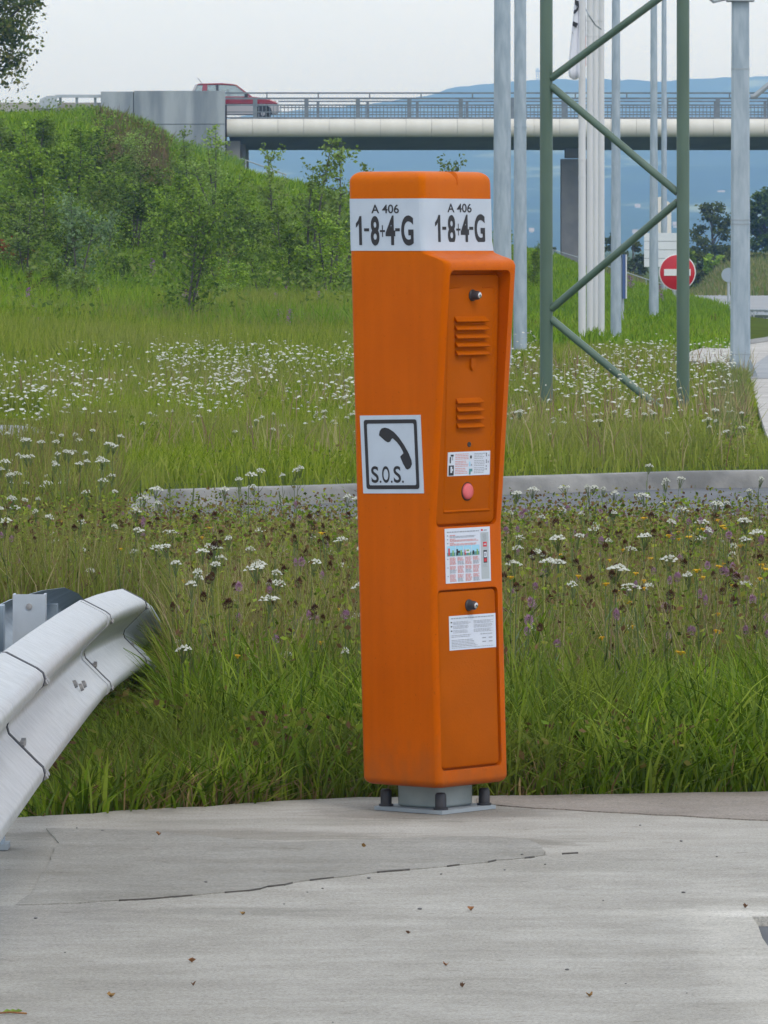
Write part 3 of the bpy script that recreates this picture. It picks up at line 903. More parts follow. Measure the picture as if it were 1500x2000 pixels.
for k in range(7):
    a = k / 6 * math.pi / 2
    lv.append((ZB + R1 * .7 * (1 - math.cos(math.pi / 2 - a + 0) if False else 1 - math.sin(a)), R1 * .7 * (1 - math.cos(a) if False else 1 - math.sin(math.pi / 2 - a + 0)) ))
# bottom rounding: z rises from ZB, inset shrinks to zero
lv = [(ZB + .022 * (1 - math.cos(k / 6 * math.pi / 2)), .022 * (1 - math.sin(k / 6 * math.pi / 2))) for k in range(7)]
lv += [(z, 0) for z in np.linspace(.13, .78, 8)] + [(z, 0) for z in np.linspace(.80, .88, 6)] + [(z, 0) for z in np.linspace(.95, 1.54, 10)]
lv += [(z, 0) for z in (1.556, 1.566, 1.575, 1.582, 1.588, 1.592, 1.596, 1.600, 1.603, 1.607, 1.611, 1.616, 1.624, 1.66, 1.72, 1.78, 1.812)]
lv += [(1.816 + .030 * math.sin(k / 7 * math.pi / 2), .030 * (1 - math.cos(k / 7 * math.pi / 2))) for k in range(1, 8)]
mb = MB()
mb.rings([[Q(u, v, z) for u, v in contour(z, ins)] for z, ins in lv], sm=True)
shell = mb.build("housing", M['orange'], sos)

def rpoly(u0, u1, z0, z1, r=.02, seg=5, tap=0.0):
    P = []
    for cu, cz, a0 in ((u1 - r, z1 - r, 0), (u0 + r, z1 - r, .5 * math.pi), (u0 + r, z0 + r, math.pi), (u1 - r, z0 + r, 1.5 * math.pi)):
        for k in range(seg + 1):
            a = a0 + k / seg * math.pi / 2
            P.append((cu + r * math.cos(a), cz + r * math.sin(a)))
    return P
def vd(z): return HD2 + .004 + .042 * (z - .83) / .72          # plane of the upper door
U0, U1, UZ0, UZ1 = -HW + .014, .130, .826, 1.562
L0, L1, LZ0, LZ1 = -HW + .014, .129, .128, .646
cut = MB()
pu = rpoly(U0, U1, UZ0, UZ1, .018)
cut.prism([Q(u, .5, z) for u, z in pu], [Q(u, vd(z) - .016, z) for u, z in pu])
pl = rpoly(L0, L1, LZ0, LZ1, .016)
cut.prism([Q(u, .5, z) for u, z in pl], [Q(u, HD2 - .012, z) for u, z in pl])
# broken notch in the top edge
nt_ = [(-.034, 1.87), (.022, 1.87), (-.001, 1.818), (-.003, 1.806), (-.006, 1.806), (-.006, 1.818)]
cut.prism([Q(u, .5, z) for u, z in nt_], [Q(u, -.4, z) for u, z in nt_])
cutter = cut.build("cutter", M['gap'])
cutter.location = PC
bm_ = shell.modifiers.new("cut", 'BOOLEAN'); bm_.operation = 'DIFFERENCE'; bm_.object = cutter; bm_.solver = 'EXACT'
bv = shell.modifiers.new("soft", 'BEVEL'); bv.width = .0035; bv.segments = 2; bv.limit_method = 'ANGLE'; bv.angle_limit = math.radians(50)
bake(shell)
for pz in shell.data.polygons: pz.use_smooth = True
wnm = shell.modifiers.new("wn", 'WEIGHTED_NORMAL'); wnm.keep_sharp = True
bpy.data.objects.remove(cutter, do_unlink=True)
if len(shell.data.materials) == 0: shell.data.materials.append(M['orange'])

def door_mesh(poly, back, frontf, soft=.005):
    mb = MB()
    cu = sum(p[0] for p in poly) / len(poly); cz = sum(p[1] for p in poly) / len(poly)
    def ins(k): return [(u + (cu - u) / abs(cu - u + 1e-9) * 0 + (cu - u) * k / .14, z + (cz - z) * k / max(abs(cz - poly[0][1]), .1)) for u, z in poly]
    R = [[Q(u, back(z), z) for u, z in poly], [Q(u, frontf(z) - soft, z) for u, z in poly],
         [Q(u, frontf(z) - soft * .3, z) for u, z in ins(soft * .3)], [Q(u, frontf(z), z) for u, z in ins(soft)]]
    mb.rings(R, sm=True)
    return mb
g_ = .0052
ud = door_mesh(rpoly(U0 + g_, U1 - g_, UZ0 + g_, UZ1 - .012, .016), lambda z: vd(z) - .0155, vd).build("upper_door", M['orange_door'], sos)
ld = door_mesh(rpoly(L0 + g_, L1 - g_, LZ0 + g_, LZ1 - g_, .014), lambda z: HD2 - .0115, lambda z: HD2 + .004, .006).build("lower_door", M['orange_door'], sos)

def uF(px, py, v):
    """front-plane coordinate u of a photo pixel, for depth coordinate v"""
    z = zy(py)
    c = 850 - LEAN * z * 680
    return (px - c - v * ST * 680) / (CT * 680)
# raised border of the upper door: side ridges and a bottom ridge
def ridge(pts, w, h, name, parent):
    mb = MB()
    for (ua, za), (ub, zb_) in zip(pts[:-1], pts[1:]):
        t = Vector((ub - ua, zb_ - za)).normalized(); nx, nz = -t.y * w, t.x * w
        A = [Q(ua + nx, vd(za) - .001, za + nz), Q(ua, vd(za) + h, za), Q(ua - nx, vd(za) - .001, za - nz)]
        B = [Q(ub + nx, vd(zb_) - .001, zb_ + nz), Q(ub, vd(zb_) + h, zb_), Q(ub - nx, vd(zb_) - .001, zb_ - nz)]
        mb.prism(A, B, sm=True)
    return mb.build(name, M['orange_door'], parent)
zr0, zr1 = zy(1002), zy(562)
ua, ub = -.112, .100
ridge([(ua, zr0 + .004), (ub, zr0 + .004)], .006, .0045, "ridge", ud)
ridge([(ub, zr0 + .004), (ub, zr1)], .004, .003, "ridge", ud)
ridge([(ua, zr0 + .004), (ua, zr1)], .004, .003, "ridge", ud)
ridge([(ua, zr1), (ua + .055, zr1)], .003, .002, "ridge", ud)
ridge([(ub, zr1), (ub - .055, zr1)], .003, .002, "ridge", ud)
# louvres
def louvre(u0, u1, zb_, hgt, out):
    mb = MB()
    zt_ = zb_ + hgt
    for (z, o, du) in ((0, 0, 0),): pass
    e_ = .006
    A = [Q(u0 + e_, vd(zt_) - .002, zt_), Q(u1 - e_, vd(zt_) - .002, zt_), Q(u1, vd(zb_) + out, zb_), Q(u0, vd(zb_) + out, zb_)]
    B = [Q(u0 + e_, vd(zb_) - .002, zb_ + .001), Q(u1 - e_, vd(zb_) - .002, zb_ + .001), Q(u1, vd(zb_) + out - .003, zb_ - .003), Q(u0, vd(zb_) + out - .003, zb_ - .003)]
    mb.prism(A, B)
    return bevel(mb.build("louvre", M['orange_door'], ud), .0015, 2)
for k in range(5):
    zb_ = zy(627.5 + k * 16.3); v = vd(zb_) + .016
    louvre(uF(893, 650, v), uF(958.5, 650, v), zb_, .016, .016)
for k in range(4):
    zb_ = zy(787 + k * 16.0); v = vd(zb_) + .014
    louvre(uF(895, 805, v), uF(948, 805, v), zb_, .016, .014)
# tongue under the first louvres, screw
tg = [(-.011, 0), (.011, 0), (.011, -.024), (.007, -.033), (0, -.036), (-.007, -.033), (-.011, -.024)]
zt0 = zy(700); u_t = uF(921, 710, vd(zy(710)))
MB().prism([Q(u_t + a, vd(zt0 + b) - .003, zt0 + b) for a, b in tg], [Q(u_t + a * .9, vd(zt0 + b) + .007, zt0 + b * .97) for a, b in tg]).build("tongue", M['orange_door'], ud)
FN = Vector((ST, -CT, 0))
def on_front(px, py, v=None):
    z = zy(py); v = vd(z) if v is None else v
    return Q(uF(px, py, v), v, z)
MB().lathe(on_front(915.5, 869), FN, [(-.003, .0075), (.002, .0075), (.003, .005), (.0005, .003)], 14).build("screw", M['black'], ud)
def lock(px, py, v, parent):
    lk = empty("lock", on_front(px, py, v)); lk.parent = parent
    MB().lathe((0, 0, 0), FN, [(-.004, .017), (.003, .017), (.005, .0145), (.007, .0135), (.022, .0125), (.025, .010)], 20).build("lock_collar", M['black'], lk)
    MB().lathe(FN * .025, FN, [(-.002, .0085), (.003, .0085), (.004, .006)], 16).build("lock_cylinder", M['steel'], lk)
    MB().lathe(FN * .0285, FN, [(-.001, .0028), (.001, .0024)], 10).build("keyhole", M['black'], lk)
lock(922, 577, vd(zy(577)), ud)
lock(915, 1184, HD2 + .004, ld)
zb_ = zy(961); vb = vd(zb_)
bp = on_front(912, 961)
bt = empty("call_button", bp); bt.parent = ud
MB().lathe((0, 0, 0), FN, [(-.004, .027), (.001, .027), (.002, .0245), (-.003, .024)], 28).build("button_ring", M['gap'], bt)
MB().lathe((0, 0, 0), FN, [(-.004, .0232), (.004, .0230), (.007, .021), (.009, .015), (.010, .006)], 28).build("button_face", M['pink'], bt)

# --- flat things on the faces
def quadF(mb, u0, u1, z0, z1, v, mi=0, vfun=None):
    """thin plate on the front"""
    f = vfun or (lambda z: v)
    A = [Q(u0, f(z0) - .0015, z0), Q(u1, f(z0) - .0015, z0), Q(u1, f(z1) - .0015, z1), Q(u0, f(z1) - .0015, z1)]
    B = [Q(u0, f(z0), z0), Q(u1, f(z0), z0), Q(u1, f(z1), z1), Q(u0, f(z1), z1)]
    mb.prism(A, B, mi)
def flatF(mb, u0, u1, z0, z1, f, mi):
    b = len(mb.v)
    mb.v += [tuple(Q(u, f(z), z)) for u, z in ((u0, z0), (u1, z0), (u1, z1), (u0, z1))]
    mb.face((b, b + 1, b + 2, b + 3), mi)
PM = [M['ink_grey'], M['ink_red'], M['ink'], M['sky_print'], M['teal_print'], M['green_print'], M['panel_print'], M['red_print'], M['paper']]
class Print:
    """ink marks on a sticker, in fractions of the sticker (0..1 across, 0..1 down)"""
    def __init__(s, u0, u1, z0, z1, f, tilt=0.0):
        s.u0, s.u1, s.z0, s.z1, s.f, s.mb, s.r, s.tilt = u0, u1, z0, z1, f, MB(), random.Random(3), tilt
    def rect(s, a0, a1, b0, b1, mi, lift=.0006):
        U = lambda a: s.u0 + (s.u1 - s.u0) * a
        Z = lambda b, a: s.z1 - (s.z1 - s.z0) * b + s.tilt * a * (s.u1 - s.u0)
        b = len(s.mb.v)
        for a, q in ((a0, b1), (a1, b1), (a1, b0), (a0, b0)):
            z = Z(q, a); s.mb.v.append(tuple(Q(U(a), s.f(z) + lift, z)))
        s.mb.face((b, b + 1, b + 2, b + 3), mi)
    def text(s, a0, a1, b, h, mi, jitter=.25):
        """one line of small print, word by word"""
        a = a0; end = a1 - s.r.random() * jitter * (a1 - a0)
        while a < end - .008:
            w = s.r.uniform(.018, .07) * 1.0
            s.rect(a, min(a + w, end), b, b + h, mi); a += w + .010
    def block(s, a0, a1, b0, n, dh, mi, h=None):
        for k in range(n): s.text(a0, a1, b0 + k * dh, h or dh * .5, mi)
    def build(s, parent): return s.mb.build("print", PM, parent)
def sticker(name, u0, u1, z0, z1, f, parent, tilt=.0):
    mb = MB()
    A, B = [], []
    for u, z in ((u0, z0), (u1, z0 + tilt * (u1 - u0)), (u1, z1 + tilt * (u1 - u0)), (u0, z1)):
        A.append(Q(u, f(z) - .0012, z)); B.append(Q(u, f(z), z))
    mb.prism(A, B)
    return mb.build(name, M['paper'], parent)

# sticker with pictograms on the upper door
f1 = lambda z: vd(z) + .0012
z0, z1 = zy(930), zy(883)
su0, su1 = uF(873, 905, vd(zy(905))), uF(957, 905, vd(zy(905)))
st1 = sticker("instruction_sticker", su0, su1, z0, z1, f1, ud)
P = Print(su0, su1, z0, z1, f1)
P.rect(.02, .13, .08, .48, 8, .0004)
P.rect(.04, .07, .20, .46, 2); P.rect(.06, .13, .10, .18, 2); P.rect(.09, .12, .18, .34, 0); P.rect(.03, .05, .30, .42, 0)
P.rect(.02, .14, .55, .97, 2); P.rect(.06, .10, .60, .86, 8, .0009); P.rect(.08, .12, .70, .78, 8, .0009)
for b0, n in ((.08, 4), (.38, 4), (.68, 4)): P.block(.17, .50, b0, n, .068, 1, .026)
for b0, n in ((.08, 4), (.38, 4), (.68, 4)): P.block(.62, .90, b0, n, .068, 0, .026)
P.rect(.52, .56, .17, .29, 2); P.rect(.50, .53, .42, .62, 3); P.rect(.54, .57, .52, .60, 0); P.rect(.50, .58, .72, .84, 4); P.rect(.50, .54, .84, .96, 4)
for b in (.08, .16, .36, .44, .60, .72): P.rect(.90, .915, b, b + .07, 2)
P.rect(.95, .98, .16, .22, 0); P.rect(.94, .97, .42, .50, 0)
P.build(st1)
# big notice between the doors
f2 = lambda z: HD2 + ext(z) + .0016
z0, z1 = zy(1139), zy(1032)
nu0, nu1 = uF(868, 1085, HD2 + .008), uF(957.5, 1085, HD2 + .008)
st2 = sticker("notice_panel", nu0, nu1, z0, z1, f2, sos, .0)
P = Print(nu0, nu1, z0, z1, f2)
P.text(.04, .76, .055, .022, 0, .02); P.rect(.80, .84, .04, .075, 7); P.rect(.86, .93, .05, .072, 0)
for k, b in enumerate((.12, .19, .26)):
    P.rect(.04, .07, b, b + .022, 0); P.block(.10, .24, b, 1, .02, 1, .014); P.block(.10, .76, b + .022, 2, .020, 0 if k == 0 else 1, .011)
P.rect(.04, .76, .32, .505, 3)
for k in range(4):
    a = .04 + k * .18
    P.rect(a, a + .17, .44, .505, 4, .0009)
    P.rect(a + .02, a + .055, .36 + .02 * k, .49, 7 if k % 2 == 0 else 2, .0011)
    P.rect(a + .11, a + .14, .40, .50, 5, .0011)
    P.rect(a + .17, a + .18, .32, .505, 8, .0013)
P.rect(.44, .54, .39, .46, 8, .0012); P.rect(.46, .52, .40, .43, 5, .0014); P.rect(.26, .32, .41, .45, 2, .0013)
for r_ in range(3):
    b = .53 + r_ * .155
    P.rect(.035, .06, b + .02, b + .04, 0)
    for k in range(4):
        a = .09 + k * .172
        P.block(a, a + .15, b, 4, .017, 1, .010); P.block(a, a + .15, b + .07, 4, .017, 0 if (k + r_) % 2 else 1, .010)
P.rect(.79, .965, .10, .955, 6)
P.block(.83, .93, .13, 6, .022, 0, .010)
P.rect(.835, .92, .275, .365, 7, .0009); P.rect(.85, .905, .31, .33, 8, .0012)
P.rect(.84, .92, .43, .66, 2, .0009); P.rect(.85, .91, .46, .56, 8, .0012); P.rect(.85, .91, .58, .64, 7, .0012); P.rect(.865, .88, .48, .54, 2, .0015)
P.block(.83, .93, .69, 3, .02, 0, .008)
P.build(st2)
# tariff notice on the lower door
f3 = lambda z: HD2 + .0055
z0, z1 = zy(1270), zy(1203)
tu0, tu1 = uF(876, 1236, HD2 + .004), uF(968.5, 1236, HD2 + .004)
st3 = sticker("tariff_notice", tu0, tu1, z0, z1, f3, ld)
P = Print(tu0, tu1, z0, z1, f3)
P.text(.04, .96, .06, .030, 0, .02)
for b in (.17, .29, .42):
    P.rect(.03, .06, b, b + .035, 2); P.block(.08, .46, b, 3, .035, 0, .014); P.block(.52, .96, b, 3, .035, 0, .014)
P.block(.04, .50, .56, 2, .045, 0, .018); P.block(.66, .95, .57, 1, .04, 0, .02)
P.block(.04, .62, .70, 5, .045, 0, .018); P.block(.04, .96, .93, 1, .04, 0, .014)
for b in (.68, .79): P.rect(.70, .78, b, b + .03, 0); P.rect(.84, .92, b, b + .03, 0)
P.build(st3)

# --- number bands (white film wrapped round the top)
def text_mesh(body, bold=.0):
    cu = bpy.data.curves.new("txt", 'FONT'); cu.body = body; cu.offset = bold; cu.resolution_u = 6
    o = bpy.data.objects.new("txt", cu); COL.objects.link(o)
    dg = bpy.context.evaluated_depsgraph_get(); dg.update()
    me = bpy.data.meshes.new_from_object(o.evaluated_get(dg))
    v = np.zeros(len(me.vertices) * 3); me.vertices.foreach_get("co", v); v = v.reshape(-1, 3)
    fs = [tuple(p.vertices) for p in me.polygons]
    bpy.data.objects.remove(o, do_unlink=True); bpy.data.curves.remove(cu); bpy.data.meshes.remove(me)
    return v, fs
def text_on(body, h0, h1, z0, z1, mapf, name, parent, bold=.0, glyphs=None):
    """text stretched to fill (h0..h1) x (z0..z1); mapf turns (h, z) into a point"""
    v, fs = text_mesh(body, bold)
    a0, a1, b0, b1 = v[:, 0].min(), v[:, 0].max(), v[:, 1].min(), v[:, 1].max()
    pts = [tuple(mapf(h0 + (x - a0) / (a1 - a0) * (h1 - h0), z0 + (y - b0) / (b1 - b0) * (z1 - z0))) for x, y, _ in v]
    mb = MB(); mb.v = pts
    for f in fs: mb.face(f, 0)
    return mb.build(name, M['ink'], parent)
BZ0, BZ1 = zy(490), zy(388)
def band(idx, name):
    mb = MB(); R = []
    for z in np.linspace(BZ0, BZ1, 6):
        c = contour(z, 0, .020, .0014)
        R.append([Q(*c[i % len(c)], z) for i in idx])
    mb.rings(R, sm=True, closed=False)
    return mb.build(name, M['label_white'], sos)
# contour indices: 0-6 back left, 7-13 back right, 14-20 front right, 21-27 front left
b1 = band([26, 27, 28 + 0, 28 + 1, 28 + 2, 28 + 3], "side_number_band")
b2 = band([13, 14, 15, 16, 17, 18, 19, 20, 21, 22, 23, 24, 25, 26], "front_number_band")
def mapS(h, z): return Q(-HW - .0022, h, z)
def mapF(h, z): return Q(h, HD2 + ext(z) + .0022, z)
def vS(px, py):
    z = zy(py); c = 850 - LEAN * z * 680
    return (px - c + HW * CT * 680) / (ST * 680)
text_on("A 406", vS(725, 408), vS(779, 408), zy(417), zy(399.5), mapS, "road_number", b1, .012)
text_on("A 406", uF(872, 405, HD2), uF(920, 405, HD2), zy(415), zy(397.5), mapF, "road_number", b2, .012)
def number(mapf, conv, xs, y0, y1, parent):
    """1-8+4-G, glyph by glyph"""
    for ch, a, b, ya, yb, bold in xs:
        if ch == "1":
            one = [(.52, 0), (1, 0), (1, 1), (.66, 1), (.42, .86), (0, .74), (0, .60), (.30, .66), (.52, .74)]
            mb = MB(); mb.v = [tuple(mapf(conv(a) + (conv(b) - conv(a)) * q, zy(yb) + (zy(ya) - zy(yb)) * w)) for q, w in one]
            mb.face((0, 1, 2, 3, 4, 8)); mb.face((4, 5, 6, 7, 8)); mb.build("number_glyph", M['ink'], parent)
            continue
        text_on(ch, conv(a), conv(b), zy(yb), zy(ya), mapf, "number_glyph", parent, bold)
gl = [("1", 695, 706.5, 422, 479, .03), ("-", 711, 721, 446, 452, .0), ("8", 724, 741, 422, 480, .03), ("+", 742, 752, 440, 463, .0), ("4", 753, 772, 421, 479, .03), ("-", 772, 781, 446, 452, .0), ("G", 783.5, 807.5, 421, 480, .03)]
number(mapS, lambda p: vS(p, 450), gl, 0, 0, b1)
gl2 = [("1", 848, 858.5, 420, 477, .03), ("-", 862, 870, 443, 449, .0), ("8", 873, 888, 420, 477, .03), ("+", 889.5, 898, 437, 460, .0), ("4", 898.5, 915, 419, 476, .03), ("-", 915.5, 923.5, 443, 449, .0), ("G", 926, 947, 418, 476, .03)]
number(mapF, lambda p: uF(p, 450, HD2), gl2, 0, 0, b2)

# --- S.O.S. sign on the side
sg = empty("sos_sign", Q(-HW, 0, .9)); sg.parent = sos
def spart(mb, name, m):
    o = mb.build(name, m, sg); o.location = -Vector(Q(-HW, 0, .9)); return o
def S(a, b, lift):
    """sign coordinates a across, b down (0..1); the sign is stuck on a touch askew"""
    v_ = vS(704.5 + 3.0 * b, 887) + a * .2235
    z = zy(813.5) - b * .2245 + a * .006
    return Q(-HW - lift, v_, z)
def poly_plate(mb, ring, l0, l1, mi=0):
    mb.prism([S(a, b, l0) for a, b in ring], [S(a, b, l1) for a, b in ring], mi)
sq = [(0, 1), (1, 1), (1, 0), (0, 0)]
mb = MB(); poly_plate(mb, sq, -.002, .0022); spart(mb, "sign_plate", M['label_white'])
mb = MB()
def rr(a0, a1, b0, b1, r):
    P_ = []
    for ca, cb, t0 in ((a1 - r, b1 - r, 0), (a0 + r, b1 - r, 90), (a0 + r, b0 + r, 180), (a1 - r, b0 + r, 270)):
        for k in range(5):
            t = math.radians(t0 + k * 22.5); P_.append((ca + r * math.cos(t), cb + r * math.sin(t)))
    return P_
o_, i_ = rr(.062, .938, .055, .945, .035), rr(.112, .888, .105, .895, .022)
b = len(mb.v); n = len(o_)
mb.v += [tuple(S(a, c, .0030)) for a, c in o_] + [tuple(S(a, c, .0030)) for a, c in i_]
for k in range(n):
    j = (k + 1) % n; mb.face((b + k, b + j, b + n + j, b + n + k))
spart(mb, "sign_border", M['ink'])
hs = [(322, 268), (328, 235), (345, 214), (370, 208), (400, 216), (440, 242), (480, 287), (520, 347), (555, 412), (575, 465), (578, 497), (565, 526), (545, 538), (530, 532), (510, 495),
      (492, 452), (487, 436), (500, 422), (512, 412), (508, 395), (490, 360), (465, 325), (430, 292), (420, 300), (410, 318), (392, 325), (370, 312)]
mb = MB()
mb.v = [tuple(S((x - 172 - (y - 115) / 610 * 15) / 478, (y - 112) / 612, .0030)) for x, y in hs]
mb.face(range(len(hs)))
hs_o = spart(mb, "handset_symbol", M['ink'])
bmm = bmesh.new(); bmm.from_mesh(hs_o.data); bmesh.ops.triangulate(bmm, faces=bmm.faces[:]); bmm.to_mesh(hs_o.data); bmm.free()
def mapSg(h, z): return S(h, 1 - z, .0030)
for t, a0, a1, z0_, z1_ in (("S", .150, .272, .135, .350), (".", .285, .315, .135, .165), ("O", .330, .455, .135, .350), (".", .470, .500, .135, .165), ("S", .520, .640, .135, .350), (".", .655, .685, .135, .165)):
    o = text_on(t, a0, a1, z0_, z1_, mapSg, "sign_letter", sg, .018); o.location = -Vector(Q(-HW, 0, .9))

# --- pedestal, plate and bolts
def QV(u, v, z): return Q(u, v, z, False)
px_ = [(-.084, -.074), (.084, -.074), (.084, .074), (-.084, .074)]
pdl = MB().prism([QV(u, v, .012) for u, v in px_], [QV(u, v, .10) for u, v in px_]).build("pedestal", M['pedestal'], sos); bevel(pdl, .008, 2)
pq = [(-.125, -.125), (.125, -.125), (.125, .125), (-.125, .125)]
MB().prism([QV(u, v, .001) for u, v in pq], [QV(u, v, .012) for u, v in pq]).build("base_plate", M['galv_dark'], sos)
for u, v in ((-.101, .101), (-.101, -.101), (.101, .101), (.101, -.101)):
    c = QV(u, v, .012)
    o = MB().lathe(c, (0, 0, 1), [(-.001, .021), (.006, .021), (.0065, .0165), (.044, .0160), (.049, .012), (.050, .004)], 16).build("anchor_bolt", M['black'], sos)

# ------------------------------------------------------------------ guardrail on the left
rail = empty("guardrail", (-.9, 16.5, 0), "double-sided galvanised guardrail with a bent-down end in the left foreground", "guardrail")
def rp(mb, name, m, parent=rail):
    o = mb.build(name, m, parent)
    o.location = -rail.location if parent is rail else (0, 0, 0)
    return o
WP = [(.0, .155), (.064, .122), (.077, .112), (.081, .098), (.077, .084), (.064, .072), (.006, .014), (.002, 0), (.006, -.014), (.064, -.072), (.077, -.084), (.081, -.098), (.077, -.112), (.064, -.122), (0, -.155)]
def beam(path, sign, off=0.0, th=.004):
    """W-profile beam; path of (x, y, zc, turn); sign +1 bulges to +x"""
    R = []
    for i, p in enumerate(path):
        a = Vector(path[max(i - 1, 0)][:2]); b = Vector(path[min(i + 1, len(path) - 1)][:2])
        t = (b - a).normalized(); nrm = Vector((t.y, -t.x)) * sign
        ring = [(p[0] + nrm.x * (o + off), p[1] + nrm.y * (o + off), p[2] + z) for o, z in WP]
        ring += [(p[0] + nrm.x * (o + off - th), p[1] + nrm.y * (o + off - th), p[2] + z) for o, z in reversed(WP)]
        R.append(ring)
    mb = MB(); mb.rings(R, sm=False); return mb
def crest(d):
    """upper ridge of the beam: it veers off to the left and dips into the grass at its end"""
    x = float(np.interp(d, [8, 13, 18.2, 21.6, 25, 26.5], [-.63, -.709, -.798, -.824, -.89, -.94]))
    z = float(np.interp(d, [8, 13, 15.6, 18.2, 20, 21.6, 23.2, 25, 26.5], [.87, .723, .635, .538, .462, .384, .275, .118, -.05]))
    return (x - .081, d, z - .09)
main = [crest(q) for q in (8.0, 10.5, 13.0)]
seg2 = [crest(q) for q in (12.85, 14.5, 16.2, 18.2)]
seg3 = [crest(q) for q in (18.05, 19.3, 20.5, 21.6)]
seg4 = [crest(q) for q in (21.5, 22.3, 23.2, 24.1, 25.0, 26.4)]
for k, sgm in enumerate((main, seg2, seg3, seg4)):
    o = rp(beam(sgm, 1, .004 if k % 2 == 0 else 0.0), "rail_beam", M['rail'] if k < 3 else M['galv'])
    if k < 3:
        # dark lap line at the end of each sheet
        e = sgm[-1]; p_ = sgm[-2]
        tdir = (Vector(e[:2]) - Vector(p_[:2])).normalized()
        e1 = (e[0] + tdir.x * .045, e[1] + tdir.y * .045, e[2] - .0006)
        rp(beam([e, e1], 1, .006, .008), "lap_joint", M['joint'])
        # slotted bolts just past the joint
        nrm = Vector((tdir.y, -tdir.x, 0)); tz = Vector((tdir.x, tdir.y, 0))
        for zz in (.118 - .028, -.040, -.105):
            for q in (.06, .13):
                base = Vector(e) + tz * (q if k < 2 else q * .7)
                ww = np.interp(zz, [w[1] for w in WP][::-1], [w[0] for w in WP][::-1])
                c = base + nrm * (float(ww) + .0065) + Vector((0, 0, zz))
                n1 = (nrm + Vector((0, 0, .55 if zz > -.03 or zz < -.06 else -.0))).normalized()
                t2 = n1.cross(tz).normalized()
                ring = [c + tz * (math.cos(a_) * .030) + t2 * (math.sin(a_) * .008) for a_ in [k_ * math.pi / 6 for k_ in range(12)]]
                rp(MB().prism([p_ - n1 * .006 for p_ in ring], [p_ + n1 * .003 for p_ in ring]), "bolt_slot", M['bolt'])
for q, zz in ((16.1, -.02), (16.6, -.045), (16.85, -.045)):
    cb = crest(q)
    rp(MB().lathe((cb[0] + .05, q, cb[2] + zz), (1, 0, .4), [(-.004, .011), (.004, .010), (.006, .004)], 10), "bolt", M['bolt'])
# vertical bracket plate standing up behind the beam, tied back to the post
PX, PY = GX(57, 16.8), 16.8
pw = MB().box((PX, PY, .595), (.088, .006, .205))
pw.box((PX - .041, PY + .03, .595), (.006, .055, .205)).box((PX + .041, PY + .03, .595), (.006, .055, .205))
rp(pw, "bracket_plate", M['galv'])
rp(MB().box((PX + .015, PY - .05, .50), (.125, .10, .012)), "bracket_foot", M['rail'])
rp(MB().box((PX - .10, PY + .03, .515), (.22, .06, .05)), "spacer", M['rail_blue'])
for zz in (.665, .575):
    rp(MB().lathe((PX, PY - .003, zz), (0, -1, 0), [(-.002, .009), (.003, .009), (.004, .004)], 8), "bolt", M['bolt'])
back = []
for q in (8.0, 12.0, 15.0, 18.0, 20.0, 21.6, 23.2, 25.0):
    cb = crest(q); back.append((cb[0] - .20, q, cb[2] + .005))
rp(beam(back, -1), "back_beam", M['rail_blue'])
rp(MB().box((GX(-8, 16.95), 16.95, .33), (.045, .08, .66)), "post", M['rail_blue'])
rp(MB().box((GX(-4, 16.95), 16.95, .010), (.06, .10, .016)), "foot_plate", M['galv_dark'])
rp(MB().box((GX(98, 21.2), 21.2, .20), (.05, .09, .44)), "post", M['rail_blue'])

# ------------------------------------------------------------------ green lattice mast
DG = 56.0
sG = F / DG
def gz(x, d): return zt(x, d)
gm = empty("lattice_mast", (GX(1200, DG), DG + .6, gz(GX(1200, DG), DG)), "green painted tubular lattice mast standing in the grass", "mast")
def mp_(mb, name, m=M['green_paint']):
    o = mb.build(name, m, gm); o.location = -gm.location; return o
legs = [(1067, DG + .3, 12.5), (1334, DG - .3, 12.5)]
for px, d, r in legs:
    x = GX(px, d)
    mp_(MB().tube([(x, d, -.2), (x, d, 9.5)], r * d / F, 20), "leg")
xb = GX(1200, DG + 2.2)
PL = [Vector((GX(1067, DG + .3), DG + .3, 0)), Vector((GX(1334, DG - .3), DG - .3, 0))]
def LB(k, py): d = (DG + .3, DG - .3)[k]; return Vector((PL[k].x, d, EYE - (py - HOR) * d / F))
yy = [(0, 160), (1, -38)], [(0, 160), (1, 385)], [(0, 612), (1, 385)], [(0, 615), (1, 836)], [(0, -300), (1, -38)]
for (a, pa), (b_, pb) in yy:
    A = LB(a, pa); B = LB(b_, pb); t = (B - A).normalized()
    ho = .052 / math.hypot(t.x, t.y)
    mp_(MB().tube([A + t * ho, B - t * ho], .034, 10), "brace")
# ------------------------------------------------------------------ poles
def pole(name, px, base_row, w_px, w_top, d, m, label, cat, group=None, top=11.0, collar=(), base=True):
    x = GX(px, d); z = min(zt(x, d), EYE - (base_row - HOR) * d / F)
    o = empty(name, (x, d, z), label, cat, group)
    r0, r1 = w_px * d / F / 2, w_top * d / F / 2
    sh = MB().tube([(0, 0, -.3), (0, 0, top * .3), (0, 0, top)], [r0, r0 + (r1 - r0) * .5, r1], 18).build("shaft", m, o)
    for py in collar:
        zz = EYE - (py - HOR) * d / F - z
        f = zz / top
        MB().tube([(0, 0, zz - .012), (0, 0, zz + .012)], (r0 + (r1 - r0) * .5 + .004), 18).build("collar", m, o)
    if base: MB().box((0, 0, .015), (r0 * 3, r0 * 3, .03)).build("base_plate", m, o)
    return o
pole("lamp_pole", 981, 760, 38, 28, 72, M['pole'], "thick galvanised lamp pole right behind the orange post", "pole")
pole("lamp_pole", 1016, 700, 27, 21, 82, M['pole'], "galvanised lamp pole just right of the orange post", "pole", collar=(248,))
pole("lamp_pole", 1203, 674, 22, 12, 91, M['pole'], "galvanised lamp pole right of the white flagpoles", "pole")
